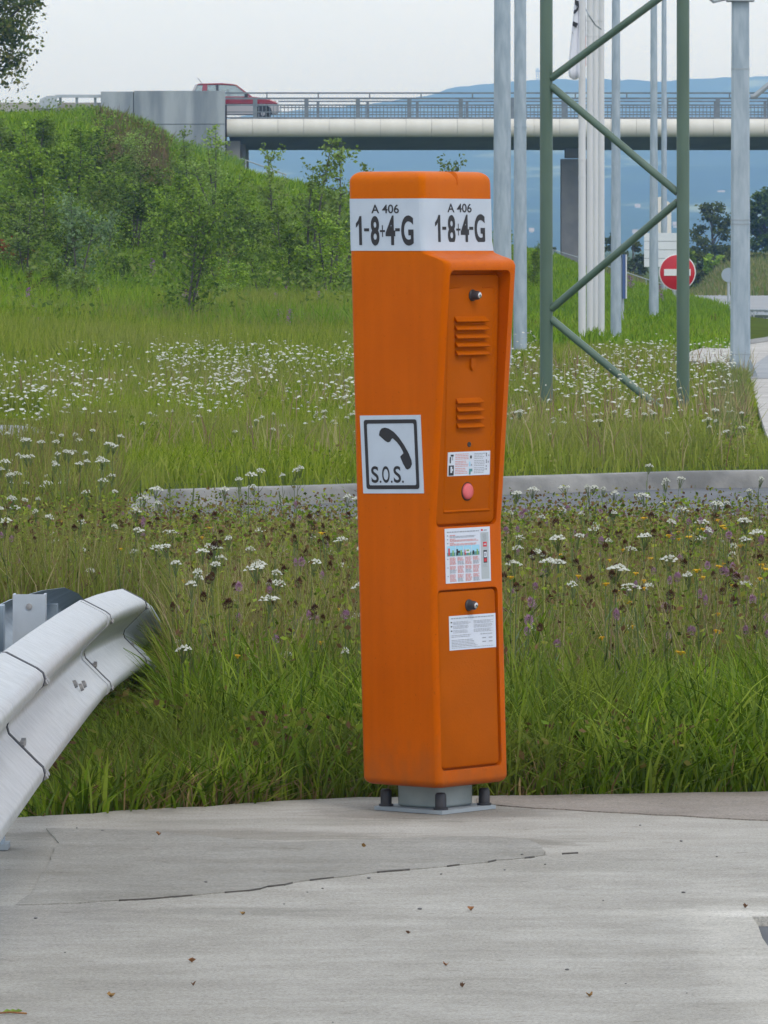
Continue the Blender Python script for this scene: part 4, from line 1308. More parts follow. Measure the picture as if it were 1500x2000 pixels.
pole("lamp_pole", 1277, 648, 20, 9, 107, M['pole'], "galvanised lamp pole left of the no-entry sign", "pole")
pole("lamp_pole", 1297, 592, 14, 8, 150, M['pole'], "slimmest galvanised lamp pole, behind the no-entry sign", "pole")
fl = [(1137, 660, 15, 13.0, 90.0, "leftmost white flagpole, carrying the white flag"), (1152, 672, 13, 11.5, 93.0, "second white flagpole from the left in the row"),
      (1163, 676, 11.5, 10.5, 96.0, "third white flagpole from the left in the row"), (1174.5, 682, 13, 10.5, 92.0, "rightmost white flagpole in the row")]
for px, row, w0, w1, d, lab in fl:
    pole("flagpole", px, row, w0, w1, d, M['white_pole'], lab, "flagpole", "row of white flagpoles", collar=(40, 70) if px > 1150 else (312, 345), base=False)
# flag hanging limp
DF = 89.7
fg = empty("white_flag", W(1130, 156, DF), "limp white flag with black lettering hanging from the leftmost flagpole", "flag")
nz_, nu_ = 30, 12
fv = []
for i in range(nz_ + 1):
    y = -220 + (150 + 220) * i / nz_
    wl = np.interp(y, [-220, 0, 60, 110, 140, 150], [1118, 1122, 1117, 1112, 1110.5, 1112])
    for j in range(nu_ + 1):
        t = j / nu_
        px = wl + (1132 - wl) * t
        row = y + (6 * math.sin(t * 3.1) if i == nz_ else 0)
        dep = DF + .018 * math.sin(t * 7 + i * .12) + .008 * math.sin(t * 17 + i * .3)
        fv.append(W(px, row, dep) - fg.location)
ff = [(i * (nu_ + 1) + j, i * (nu_ + 1) + j + 1, (i + 1) * (nu_ + 1) + j + 1, (i + 1) * (nu_ + 1) + j) for i in range(nz_) for j in range(nu_)]
mb = MB(); mb.v = [tuple(p) for p in fv]
for f in ff: mb.face(f, 0, True)
cl = mb.build("cloth", M['flag_cloth'], fg)
so = cl.modifiers.new("thick", 'SOLIDIFY'); so.thickness = .004
def flag_mark(pts, nm="lettering"):
    mb = MB(); mb.v = [tuple(W(px, py, DF - .045) - fg.location) for px, py in pts]
    mb.v += [tuple(W(px, py, DF - .028) - fg.location) for px, py in pts]
    n = len(pts)
    for k in range(n): mb.face((k, (k + 1) % n, n + (k + 1) % n, n + k))
    mb.face(range(n)); mb.face(range(2 * n - 1, n - 1, -1))
    o = mb.build(nm, M['ink'], fg); return o
flag_mark([(1123, -1), (1130, 2), (1131, 12), (1129, 20), (1124, 26), (1120, 27), (1121, 20), (1125, 18), (1128, 13), (1123, 9)])
flag_mark([(1119, 41), (1129.5, 46), (1125.5, 54), (1118, 50)])
flag_mark([(1117, 62), (1118.3, 64), (1116.8, 67)])
fg2 = empty("folded_flag", W(1143, 128, 91.5), "narrow folded navy and red flag between the first two flagpoles", "flag")
MB().box((0, 0, .58), (.022, .10, .30)).build("navy_band", M['navy_cloth'], fg2)
MB().box((0, 0, .21), (.022, .10, .44)).build("red_band", M['red_cloth'], fg2)
MB().box((0, 0, 1.2), (.022, .10, .94)).build("white_band", M['flag_cloth'], fg2)
rope = MB().tube([W(1141, 12, 91.2), W(1150, 30, 91.0), W(1163, 49, 91.2), W(1174, 57, 91.6)], .010, 5).build("flag_rope", M['galv_dark'])
tag(rope, "dark rope sagging between the white flagpoles", "rope")

# square galvanised mast on the right
DM = 69.5
bx_ = GX(1446, DM)
sm_ = empty("square_mast", (bx_, DM, .14), "thick square galvanised mast with flanged foot beside the pavement", "mast")
r0, r1 = 38 * DM / F / 2, 33 * DM / F / 2
def sqr(r, z, c=.22): return [(-r, -r * (1 - c), z), (-r * (1 - c), -r, z), (r * (1 - c), -r, z), (r, -r * (1 - c), z), (r, r * (1 - c), z), (r * (1 - c), r, z), (-r * (1 - c), r, z), (-r, r * (1 - c), z)]
ztop = EYE + (HOR - 4) * DM / F - .14
MB().rings([sqr(r0, 0), sqr(r1, ztop)], sm=False).build("shaft", M['pole'], sm_)
MB().box((0, 0, ztop + .03), (.30, .30, .05)).box((0, 0, ztop + .07), (.24, .24, .05)).build("top_plate", M['galv_dark'], sm_)
for rowp in (135, 430, 438, 692):
    zz = EYE + (HOR - rowp) * DM / F - .14; r = r0 + (r1 - r0) * zz / ztop + .003
    MB().rings([sqr(r, zz - .008), sqr(r, zz + .008)], sm=False).build("collar", M['galv_dark'], sm_)
MB().box((0, 0, .015), (.42, .42, .03)).build("base_plate", M['galv_dark'], sm_)
for a in range(4):
    Mx = Matrix.Rotation(a * math.pi / 2, 3, 'Z')
    A = [Mx @ Vector(p) for p in ((.10, -.008, .03), (.20, -.008, .03), (.10, -.008, .26))]; B = [Mx @ Vector(p) for p in ((.10, .008, .03), (.20, .008, .03), (.10, .008, .26))]
    MB().prism(A, B).build("stiffener", M['galv_dark'], sm_)
MB().tube([(-.10, 0, ztop + .05), (-.30, -.1, ztop - .0), (-.5, -.2, ztop + .16)], .02, 6).build("bracket", M['galv_dark'], sm_)
MB().tube([W(1466, 189, DM) - sm_.location, W(1474, 188, DM) - sm_.location, W(1520, 150, DM) - sm_.location], .030, 8).build("strut", M['galv_dark'], sm_)

# ------------------------------------------------------------------ signs
def flat_disc(c, r, th, m, name, parent, n=40):
    return MB().lathe(c, (0, -1, 0), [(-th, r), (0, r), (.001, r * .995)], n).build(name, m, parent)
DN = 128.0
c = W(1323, 532, DN)
ne = empty("no_entry_sign", (c.x, DN, zt(c.x, DN)), "round red no-entry sign with white bar behind the green mast", "road sign")
zc = c.z - ne.location.z
flat_disc((0, 0, zc), 36 * DN / F, .03, M['sign_white'], "rim", ne)
flat_disc((0, -.006, zc), 34 * DN / F, .01, M['sign_red'], "red_disc", ne)
MB().box((0, -.012, zc), (52 * DN / F, .012, 13 * DN / F)).build("white_bar", M['sign_white'], ne)
MB().tube([(0, .06, -.2), (0, .06, zc + .3)], .035, 10).build("post", M['galv'], ne)
DWB = 134.0
c = W(1295, 488, DWB)
wb = empty("white_board", (c.x, DWB, zt(c.x, DWB)), "white board of four horizontal panels behind the no-entry sign", "sign board")
zc = c.z - wb.location.z; s = DWB / F
for k in range(4):
    bh = (67 / 4 - .9) * s
    MB().box((0, 0, zc + (33.5 - 67 / 8 - k * 67 / 4) * s), (74 * s, .04, bh)).build("board_panel", M['white_sign'], wb)
MB().box((0, .03, zc), (72 * s, .02, 66 * s)).build("backing", M['galv_dark'], wb)
for sx in (-20, 22): MB().tube([(sx * s, .08, -.2), (sx * s, .08, zc + 30 * s)], .035, 8).build("post", M['galv'], wb)
dm = W(1292, 418, 270)
mo = MB().prism([W(1282, 455, 270), W(1282, 386, 270), W(1290, 384, 270), W(1311, 398, 270), W(1311, 455, 270)], [W(1282, 455, 272), W(1282, 386, 272), W(1290, 384, 272), W(1311, 398, 272), W(1311, 455, 272)])
mo2 = empty("pale_tower", (dm.x, 270, zt(dm.x, 270)), "pale beige pointed panel on a post behind the white board", "panel")
o = mo.build("panel", M['house_wall'], mo2); o.location = -mo2.location
MB().tube([(0, .5, -.2), (0, .5, EYE + .8 - mo2.location.z + .5)], .06, 8).build("post", M['galv_dark'], mo2)
c = W(1423, 537, 140)
rs = empty("round_sign_back", (c.x, 140, zt(c.x, 140)), "small round grey sign seen from behind beside the square mast", "road sign")
zc = c.z - rs.location.z
flat_disc((0, 0, zc), 14 * 140 / F, .02, M['sign_back'], "disc", rs, 28)
MB().tube([(0, .05, -.2), (0, .05, zc + .1)], .03, 8).build("post", M['galv'], rs)
c = W(1218, 540, 100)
ed = empty("edge_on_sign", (c.x, 100, zt(c.x, 100)), "blue-backed sign seen edge-on behind the lamp pole", "road sign")
zc = c.z - ed.location.z
MB().box((0, 0, zc), (.045, .6, 86 * 100 / F)).build("plate", M['blue_sign'], ed)
MB().box((.03, 0, zc), (.02, .6, 86 * 100 / F)).build("face", M['sign_white'], ed)
MB().tube([(-.03, .1, -.2), (-.03, .1, zc + .3)], .04, 8).build("post", M['galv'], ed)

# ------------------------------------------------------------------ railings on the verge at the right
fr = empty("verge_fence", W(1190, 530, 150), "thin wire fence running down the grassy verge behind the flagpoles", "fence")
tops = [(1080, 488, 153), (1130, 503, 152), (1200, 524, 150), (1262, 545, 147), (1300, 556, 144)]
def fpart(mb, name, m, par):
    o = mb.build(name, m, par); o.location = -par.location; return o
fpart(MB().tube([W(*p) for p in tops], .014, 5), "top_rail", M['galv_dark'], fr)
for px, py, d in tops:
    p = W(px, py, d); fpart(MB().tube([(p.x, d, zt(p.x, d) - .2), p], .018, 5), "post", M['galv_dark'], fr)
f2_ = empty("pavement_railing", W(1430, 610, 128), "low grey metal railing curving along the far pavement", "railing")
tops2 = [(1344, 581, 150), (1376, 590, 144), (1416, 603, 136), (1470, 606, 131), (1495, 606, 129), (1560, 610, 127)]
fpart(MB().tube([W(*p) for p in tops2], .028, 6), "top_rail", M['galv_dark'], f2_)
fpart(MB().tube([W(px, py + 9, d) for px, py, d in tops2[2:]], .06, 6), "lower_rail", M['galv'], f2_)
for px, py, d in tops2:
    p = W(px, py, d); fpart(MB().tube([(p.x, d, -.1), p], .03, 6), "post", M['galv_dark'], f2_)
for k in range(14):
    px = 1466 + k * 6.5; d = 130.0; fpart(MB().box((W(px, 620, d).x, d, W(px, 622, d).z), (.035, .03, .30)), "baluster", M['galv'], f2_)
# ------------------------------------------------------------------ grass
G = {}
G['lush'] = leaf_mat("lush_grass", [(.030, .060, .005), (.085, .150, .008), (.15, .250, .014), (.13, .200, .045), (.30, .38, .05), (.20, .28, .02)], .35, patch=(.14, .165, .03), patch_scale=1.3)
G['dry'] = leaf_mat("dead_grass", [(.18, .12, .055), (.27, .18, .08), (.36, .27, .13), (.14, .095, .045)], .25)
G['stem'] = leaf_mat("meadow_stems", [(.06, .07, .012), (.20, .24, .03), (.24, .15, .09), (.16, .23, .02), (.36, .36, .09), (.14, .08, .06), (.27, .33, .05)], .3, patch=(.16, .22, .04), patch_scale=.8)
G['straw'] = leaf_mat("straw_stalks", [(.32, .28, .13), (.42, .36, .19), (.22, .12, .09), (.36, .37, .13), (.18, .10, .09)], .25)
G['weed'] = leaf_mat("dry_brown_weeds", [(.12, .08, .05), (.18, .13, .06), (.10, .12, .03), (.15, .10, .07)], .25)
G['mid'] = leaf_mat("island_grass", [(.085, .140, .008), (.17, .25, .014), (.25, .32, .022), (.33, .36, .07)], .35, patch=(.25, .25, .085), patch_scale=.35)
G['bank'] = leaf_mat("embankment_grass", [(.075, .155, .006), (.150, .27, .012), (.23, .36, .020), (.28, .37, .05)], .35, patch=(.13, .23, .025), patch_scale=.12)
G['tan'] = leaf_mat("tan_dry_grass", [(.20, .19, .08), (.28, .26, .12), (.13, .18, .05), (.12, .19, .04), (.24, .22, .10)], .3)

def rail_cap(x, d, h):
    px = 750 + F * x / d
    c = hcap(d, np.interp(px, [-100, 0, 100, 200, 250, 300, 342], [1660, 1580, 1470, 1365, 1345, 1345, 1320]))
    return np.where((px < 345) & (d < 25.8), np.minimum(h, c * rng.uniform(.75, 1.1, len(h))), h)
def hcap(d, row): return np.maximum(.05, EYE - (row - HOR) * d / F)
def blades(name, x, d, h, w, mats, bend=.45, kind="stuff", seg2=True, zoff=-.02, wind=(.0, .0)):
    n = len(x)
    h = rail_cap(x, d, h)
    z = terrain(x, d) + zoff
    a = rng.uniform(0, 2 * np.pi, n)
    face = rng.uniform(-1.0, 1.0, n)                      # mostly facing the viewer side to side
    sx, sy = np.cos(face), np.sin(face)
    b = bend * rng.uniform(.15, 1.5, n)
    lx, ly = np.cos(a) * b * h + wind[0] * h, np.sin(a) * b * h + wind[1] * h
    if np.isscalar(w): w = np.full(n, w)
    w = w * rng.uniform(.6, 1.4, n) * .5
    def lev(t, k):
        cx = x + lx * t * t; cy = d + ly * t * t; cz = z + h * (t - .32 * b * t * t)
        return np.stack([cx - sx * w * k, cy - sy * w * k, cz], -1), np.stack([cx + sx * w * k, cy + sy * w * k, cz], -1)
    if seg2:
        p0, p1 = lev(0, .8); p2, p3 = lev(.45, 1.0); p4, p5 = lev(.78, .6); p6, _ = lev(1.0, 0)
        V = np.stack([p0, p1, p2, p3, p4, p5, p6], 1).reshape(-1, 3)
        o = np.arange(n) * 7
        T = np.concatenate([np.stack([o, o + 1, o + 3], -1), np.stack([o, o + 3, o + 2], -1), np.stack([o + 2, o + 3, o + 5], -1), np.stack([o + 2, o + 5, o + 4], -1), np.stack([o + 4, o + 5, o + 6], -1)])
    else:
        p0, p1 = lev(0, .9); p2, p3 = lev(.55, .9); p4, _ = lev(1.0, 0)
        V = np.stack([p0, p1, p2, p3, p4], 1).reshape(-1, 3)
        o = np.arange(n) * 5
        T = np.concatenate([np.stack([o, o + 1, o + 3], -1), np.stack([o, o + 3, o + 2], -1), np.stack([o + 2, o + 3, o + 4], -1)])
    ob = link_mesh(name, np_mesh(name, V, T), mats)
    if kind: ob["kind"] = kind
    return ob

def scatter(n, d0, d1, pl=-260, pr=1760, power=1.0):
    """uniform over the ground area seen between two distances (with a margin at both sides)"""
    u = rng.uniform(0, 1, n)
    d = np.sqrt(d0 ** 2 + u * (d1 ** 2 - d0 ** 2))
    px = rng.uniform(pl, pr, n)
    return (px - 750) * d / F, d, px

EDGE_PX = np.array([-600, 0, 350, 560, 700, 1000, 1250, 1500, 2000], float)
EDGE_D = np.array([gd(y) for y in (1640, 1598, 1578, 1563, 1556, 1554, 1551, 1546, 1540)])
def past_edge(px, d, m=.02): return d > np.interp(px, EDGE_PX, EDGE_D) + m
def hcap(d, row): return np.maximum(.05, EYE - (row - HOR) * d / F)
def on_road(px, d):
    kd = np.interp(px, KPX, KD)
    return (px > 226) & (d > 35.6 - .3 * (px < 700)) & (d < kd + .1)

# lush verge right behind the concrete
x, d, px = scatter(52000, 17.7, 23.5)
k = past_edge(px, d) & (rng.random(len(d)) < np.clip(1.25 - (d - 19.5) / 4.2, .15, 1))
x, d, px = x[k], d[k], px[k]
h = rng.uniform(.16, .46, len(d)) * (1 + .25 * vnoise(x, d, 1.6, 2)) * np.clip(.62 + (d - 18.2) * .35, .55, 1.05)
h = np.where(px < 700, h * .95, h)
blades("verge_grass", x, d, h, rng.choice([.0045, .006, .0085, .011], len(d)), G['lush'], .65)
# tussock on the right and overhanging blades at the slab edge
x, d, px = scatter(9000, 17.75, 18.9)
k = past_edge(px, d, .0) & (d < np.interp(px, EDGE_PX, EDGE_D) + .32)
x, d, px = x[k], d[k], px[k]
dens = np.exp(-((px - 1290) / 130) ** 2) + .5 * np.exp(-((px - 500) / 90) ** 2) + .25
k = rng.random(len(d)) < dens; x, d = x[k], d[k]
blades("edge_tussock_grass", x, d, rng.uniform(.12, .34, len(d)), .0075, G['lush'], 1.0, wind=(0, -.25))
# dead thatch at the foot
x, d, px = scatter(26000, 17.75, 20.2)
k = past_edge(px, d, .01)
x, d, px = x[k], d[k], px[k]
dens = .20 + .8 * np.exp(-((px - 480) / 190) ** 2) * np.exp(-((d - 18.3) / .55) ** 2) + .45 * np.exp(-((px - 1040) / 60) ** 2)
dens = dens * np.where(px > 1100, .45, 1)
k = rng.random(len(d)) < dens; x, d = x[k], d[k]
blades("dead_grass_thatch", x, d, rng.uniform(.06, .24, len(d)), .005, G['dry'], 1.1)
# flower meadow
x, d, px = scatter(110000, 20.0, 36.6)
k = past_edge(px, d) & ~on_road(px, d) & (rng.random(len(d)) < np.clip((d - 19.5) / 3, .1, 1))
x, d, px = x[k], d[k], px[k]
top = np.where(px < 230, 1000 - 40 * rng.random(len(d)), 1050 - 70 * rng.random(len(d)) ** 2)
h = np.minimum(rng.uniform(.22, .60, len(d)) * (1 + .3 * vnoise(x, d, .9, 6)), hcap(d, top) * rng.uniform(.7, 1.0, len(d)))
blades("meadow_stalks", x, d, h, .0050, G['stem'], .28, seg2=False)
x, d, px = scatter(17000, 20.5, 36.4)
k = past_edge(px, d) & ~on_road(px, d); x, d, px = x[k], d[k], px[k]
blades("straw_grass_stalks", x, d, np.minimum(rng.uniform(.35, .62, len(d)), hcap(d, 960 + 120 * rng.random(len(d)))), .0045, G['straw'], .35, seg2=False)
# meadow on the left running on past the road end
x, d, px = scatter(34000, 34.5, 54.0, -260, 420)
k = (px < 232 + 20 * vnoise(x, d, .6)) & (d > 34.5)
x, d, px = x[k], d[k], px[k]
blades("left_meadow_stalks", x, d, np.where((px < 100) & (d > 44), np.maximum(.05, hcap(d, 862) - .13), np.minimum(rng.uniform(.18, .50, len(d)), hcap(d, 845) + .13)), .0085, G['stem'], .3, seg2=False)
# traffic island grass behind the kerb
x, d, px = scatter(210000, 37, 66)
kd = np.interp(px, KPX, KD)
k = np.where(px > 222 + 12 * vnoise(x, d, .8), d > kd + .16, d > 36.0) & (rng.random(len(d)) < np.where(px > 225, .25 + .75 * np.clip((d - kd) / 3, 0, 1), .8))
pav = 10 * vnoise(x, d, .8, 21) + 14 * vnoise(x, d, .25, 22) + np.interp(d, [50, 62, 70, 76.8, 125, 166], [1488, 1470, 1458, 1450, 1415, 1340])
k &= px < np.where(d < 50, np.interp(d, [42, 43.5, 50], [1900, 1530, 1484]), pav)
x, d, px = x[k], d[k], px[k]
h_ = rng.uniform(.12, .36, len(d)) * (1 + .35 * vnoise(x, d, .5, 8)) * np.where(px > 1400, .5, 1) * np.where((px > 960) & (d > 46), .55, 1)
h_ = np.where((px < 95) & (d < 56.5), np.minimum(h_, np.maximum(.05, hcap(d, 862) - .13)), h_)
blades("island_grass", x, d, h_, .0085, G['mid'], .4, seg2=False)
# tall grass towards the embankment
x, d, px = scatter(190000, 56, 100, -300, 1480)
pav = np.interp(d, [50, 62, 70, 76.8, 100, 125], [1488, 1470, 1456, 1448, 1425, 1405])
lane = (px < 90) & (d < 58)
k = (px < pav) & ~lane & ~((px > 1330) & (d > 74) & (d < 92))
x, d, px = x[k], d[k], px[k]
blades("tall_field_grass", x, d, rng.uniform(.2, .62, len(d)) * (1 + .3 * vnoise(x, d, .2, 9)) * np.where(px > 940, .34, np.where(d < 66, .6, 1)), .015, G['mid'], .35, seg2=False)
# embankment
x, d, px = scatter(190000, 88, 160, -300, 1440)
pav = np.interp(d, [76.8, 125, 145, 166], [1460, 1418, 1385, 1340])
k = px < pav; x, d, px = x[k], d[k], px[k]
blades("embankment_grass", x, d, rng.uniform(.15, .62, len(d)) * (1 + .5 * vnoise(x, d, .35, 11)) * (1 - .5 * sstep(125, 152, d)) * np.where(px > 950, .5, 1), .028, G['bank'], .4, seg2=False)
x, d, px = scatter(26000, 182, 285, 1180, 1640)
blades("tan_bank_grass", x, d, rng.uniform(.2, .6, len(d)), .05, G['tan'], .4, seg2=False)
x, d, px = scatter(6000, 262, 290, 150, 470)
blades("wall_foot_grass", x, d, rng.uniform(.3, .9, len(d)), .06, G['bank'], .4, seg2=False)

def forbs(name, x, d, hmax, size, m):
    n = len(x)
    hmax = rail_cap(x, d, hmax)
    C = np.stack([x, d, terrain(x, d) + hmax * rng.uniform(.05, 1, n) ** 1.0], -1)
    V, Q_ = leaf_quads(C, size, -.3)
    ob = link_mesh(name, np_mesh(name, V, Q_), m); ob["kind"] = "stuff"
def leaf_quads(C, size, upbias=.25):
    n = len(C)
    v = rng.normal(0, 1, (n, 3)); v[:, 2] = v[:, 2] * .7 - upbias; v /= np.linalg.norm(v, axis=1)[:, None]
    q = rng.normal(0, 1, (n, 3)); w = np.cross(v, q); w /= np.linalg.norm(w, axis=1)[:, None]
    s = (size * rng.uniform(.6, 1.35, n))[:, None]
    nr_ = np.cross(v, w)
    V = np.stack([C - v * s * .5, C + w * s * .30 + nr_ * s * .06, C + v * s * .5, C - w * s * .30 + nr_ * s * .06], 1).reshape(-1, 3)
    o = np.arange(n)[:, None] * 4
    return V, np.concatenate([o, o + 1, o + 2, o + 3], 1)
G['forb'] = leaf_mat("meadow_forb_leaves", [(.03, .05, .008), (.14, .23, .02), (.26, .34, .04), (.13, .06, .04), (.32, .36, .05), (.07, .035, .02), (.24, .14, .07), (.11, .19, .015)], .35)
G['island_forb'] = leaf_mat("island_weed_leaves", [(.07, .12, .010), (.17, .25, .02), (.27, .34, .045), (.20, .16, .06), (.33, .36, .10)], .35)
G['bankforb'] = leaf_mat("bank_weed_leaves", [(.06, .11, .016), (.12, .19, .026), (.18, .26, .045), (.22, .26, .07)], .35)
x, d, px = scatter(230000, 19.6, 36.6)
cl_ = vnoise(x, d, 2.2, 12) + .6 * vnoise(x, d, 6, 13)
k = past_edge(px, d, .3) & ~on_road(px, d) & (cl_ > -.35 + .8 * (rng.random(len(d)) - .5)) & (rng.random(len(d)) < np.clip((d - 19.3) / 3.5, .15, 1))
x, d, px, cl_ = x[k], d[k], px[k], cl_[k]
forbs("meadow_forb_leaves", x, d, np.minimum(.44 + .20 * cl_, hcap(d, 945 + 125 * rng.random(len(d)) ** .7)), .021, G['forb'])
x, d, px = scatter(14000, 17.8, 20.5)
k = past_edge(px, d, .02) & (vnoise(x, d, 2.6, 15) > .1); x, d = x[k], d[k]
forbs("verge_weed_leaves", x, d, np.full(len(d), .22), .030, G['forb'])
x, d, px = scatter(95000, 38, 72)
cl_ = vnoise(x, d, .7, 31) + .7 * vnoise(x, d, 2.2, 32)
kd = np.interp(px, KPX, KD)
k = np.where(px > 225, d > kd + .3, d > 36.5) & (cl_ > .05 + .7 * (rng.random(len(d)) - .5)) & (px < np.interp(d, [50, 62, 70], [1480, 1462, 1448])) & ~((px < 95) & (d < 57))
x, d, cl_ = x[k], d[k], cl_[k]
forbs("island_weed_leaves", x, d, np.clip(.20 + .14 * cl_, .06, .34) * np.where(x > 0, .6, 1), .030, G['island_forb'])
x, d, px = scatter(9000, 41, 76, -260, 1470)
k = (vnoise(x, d, .45, 33) > .0) & (d > np.interp(px, KPX, KD) + .5) & ~((px < 95) & (d < 57)); x, d, px = x[k], d[k], px[k]
blades("straw_island_stalks", x, d, rng.uniform(.22, .50, len(d)), .008, G['straw'], .3, seg2=False)
x, d, px = scatter(1500, 47, 68, 1400, 1458)
blades("dry_edge_weeds", x, d, rng.uniform(.10, .36, len(d)), .009, G['tan'], .4, seg2=False)
x, d, px = scatter(120000, 88, 158, -300, 1000)
cl_ = vnoise(x, d, .30, 16) + .7 * vnoise(x, d, .9, 17)
k = (cl_ > .35 + .5 * (rng.random(len(d)) - .5)); x, d, cl_ = x[k], d[k], cl_[k]
forbs("bank_weed_leaves", x, d, np.clip(.35 + .7 * cl_, .2, 1.1) * (1 - .45 * sstep(125, 152, d)), .085, G['bankforb'])

x, d, px = scatter(2600, 138, 156, 190, 330)
blades("dry_bank_weeds", x, d, rng.uniform(.35, .95, len(d)) * (.6 + .5 * vnoise(x, d, .8, 19)), .030, G['weed'], .4, seg2=False)

# ------------------------------------------------------------------ wild flowers
Fm = {}
Fm['stem'] = mat("flower_stem", (.06, .10, .02), (.10, .13, .035), rough=.7, scale=30)
Fm['white'] = leaf_mat("white_umbel", [(.50, .52, .44), (.64, .64, .58), (.36, .35, .27)], .2)
Fm['mauve'] = leaf_mat("mauve_clover", [(.32, .17, .27), (.42, .25, .36), (.24, .12, .17)], .2)
Fm['brown'] = leaf_mat("brown_seedhead", [(.045, .022, .015), (.08, .035, .022), (.12, .06, .035)], .1)
Fm['yellow'] = leaf_mat("yellow_daisy", [(.62, .36, .02), (.72, .48, .03), (.50, .22, .02)], .2)
Fm['purple'] = leaf_mat("purple_loosestrife", [(.30, .08, .36), (.42, .16, .48), (.22, .06, .24)], .2)
Fm['plume'] = leaf_mat("pale_green_plume", [(.17, .22, .06), (.24, .28, .09), (.13, .19, .05)], .3)
Fm['rust'] = leaf_mat("rusty_dock", [(.16, .05, .02), (.22, .08, .03), (.12, .06, .03)], .2)

def head_white(r, rad, nd):
    mb = MB()
    tops = []
    for k in range(nd):
        a = k * 2.399; q = rad * math.sqrt((k + .4) / nd)
        c = Vector((q * math.cos(a), q * math.sin(a), .012 * (1 - (q / rad) ** 2) + r.uniform(-.004, .004)))
        tops.append(c)
        s = rad * .27 * r.uniform(.7, 1.2)
        b = len(mb.v); m_ = 6
        mb.v += [tuple(c + Vector((math.cos(t * 2 * math.pi / m_) * s * r.uniform(.8, 1.1), math.sin(t * 2 * math.pi / m_) * s, -.003))) for t in range(m_)] + [tuple(c + Vector((0, 0, .004)))]
        for t in range(m_): mb.face((b + t, b + (t + 1) % m_, b + m_), 1)
        b = len(mb.v)
    return mb, tops
def flower_mesh(kind, seed):
    """a plant of unit stem height 1 (the stem is scaled, heads keep their size)"""
    r = random.Random(seed)
    H = 1.0
    mb = MB()
    if kind == 'white':
        hb, tops = head_white(r, r.uniform(.020, .038), 15)
        off = Vector((r.uniform(-.02, .02), r.uniform(-.02, .02), 0))
        hv = [tuple(Vector(p) + off) for p in hb.v]
        st = MB()
        for c in tops[::2]: st.tube([Vector((0, 0, -.05)) + off * .5, Vector(c) + off - Vector((0, 0, .004))], .0016, 3, sm=False, caps=False)
        return hv, hb.f, st
    st = MB()
    if kind == 'plume':
        for k in range(130):
            t = r.random(); q = .10 * (1 - t) ** .7 * r.uniform(.3, 1)
            a = r.uniform(0, 6.28); c = Vector((q * math.cos(a), q * math.sin(a), -.02 - .36 * (1 - t)))
            v = Vector((r.uniform(-1, 1), r.uniform(-1, 1), r.uniform(.2, 1.4))).normalized() * r.uniform(.010, .022)
            w = v.cross(Vector((0, 1, .3))).normalized() * .0045
            b = len(mb.v); mb.v += [tuple(c - w), tuple(c + w), tuple(c + v)]; mb.face((b, b + 1, b + 2), 1)
        return mb.v, mb.f, st
    if kind == 'spike':
        for k in range(90):
            t = k / 90; q = .022 * (1 - t) + .006; a = k * 2.4
            c = Vector((q * math.cos(a), q * math.sin(a), -.34 + .36 * t))
            s = .014
            b = len(mb.v); mb.v += [tuple(c + Vector((r.uniform(-s, s), r.uniform(-s, s), r.uniform(-s, s)))) for _ in range(3)]; mb.face((b, b + 1, b + 2), 1)
        return mb.v, mb.f, st
    R = {'mauve': .013, 'brown': .014, 'yellow': .013}[kind] * r.uniform(.85, 1.2)
    if kind == 'yellow':
        m_ = 11
        for t in range(m_):
            a = t * 2 * math.pi / m_; da = .24
            b = len(mb.v)
            mb.v += [(0, 0, .006), (R * math.cos(a - da), R * math.sin(a - da), .004), (R * 1.1 * math.cos(a), R * 1.1 * math.sin(a), r.uniform(-.003, .007)), (R * math.cos(a + da), R * math.sin(a + da), .004)]
            mb.face((b, b + 1, b + 2, b + 3), 1)
        b = len(mb.v)
        tmp = MB().lathe((0, 0, 0), (0, 0, 1), [(-.006, .003), (.0, R * .5), (.005, R * .35), (.006, .001)], 7)
        mb.v += tmp.v
        for f in tmp.f: mb.face([b + i for i in f], 1)
        return mb.v, mb.f, st
    for k in range(60):                                   # a ball of small florets
        zq = 1 - 2 * (k + .5) / 60; a = k * 2.399; q = math.sqrt(1 - zq * zq)
        nrm = Vector((q * math.cos(a), q * math.sin(a), zq)); c = nrm * R * .75
        t1 = nrm.cross(Vector((.3, .2, 1))).normalized() * R * .34
        b = len(mb.v); mb.v += [tuple(c - t1), tuple(c + t1), tuple(c + nrm * R * r.uniform(.3, .65) + Vector((0, 0, R * .2)))]; mb.face((b, b + 1, b + 2), 1)
    return mb.v, mb.f, st

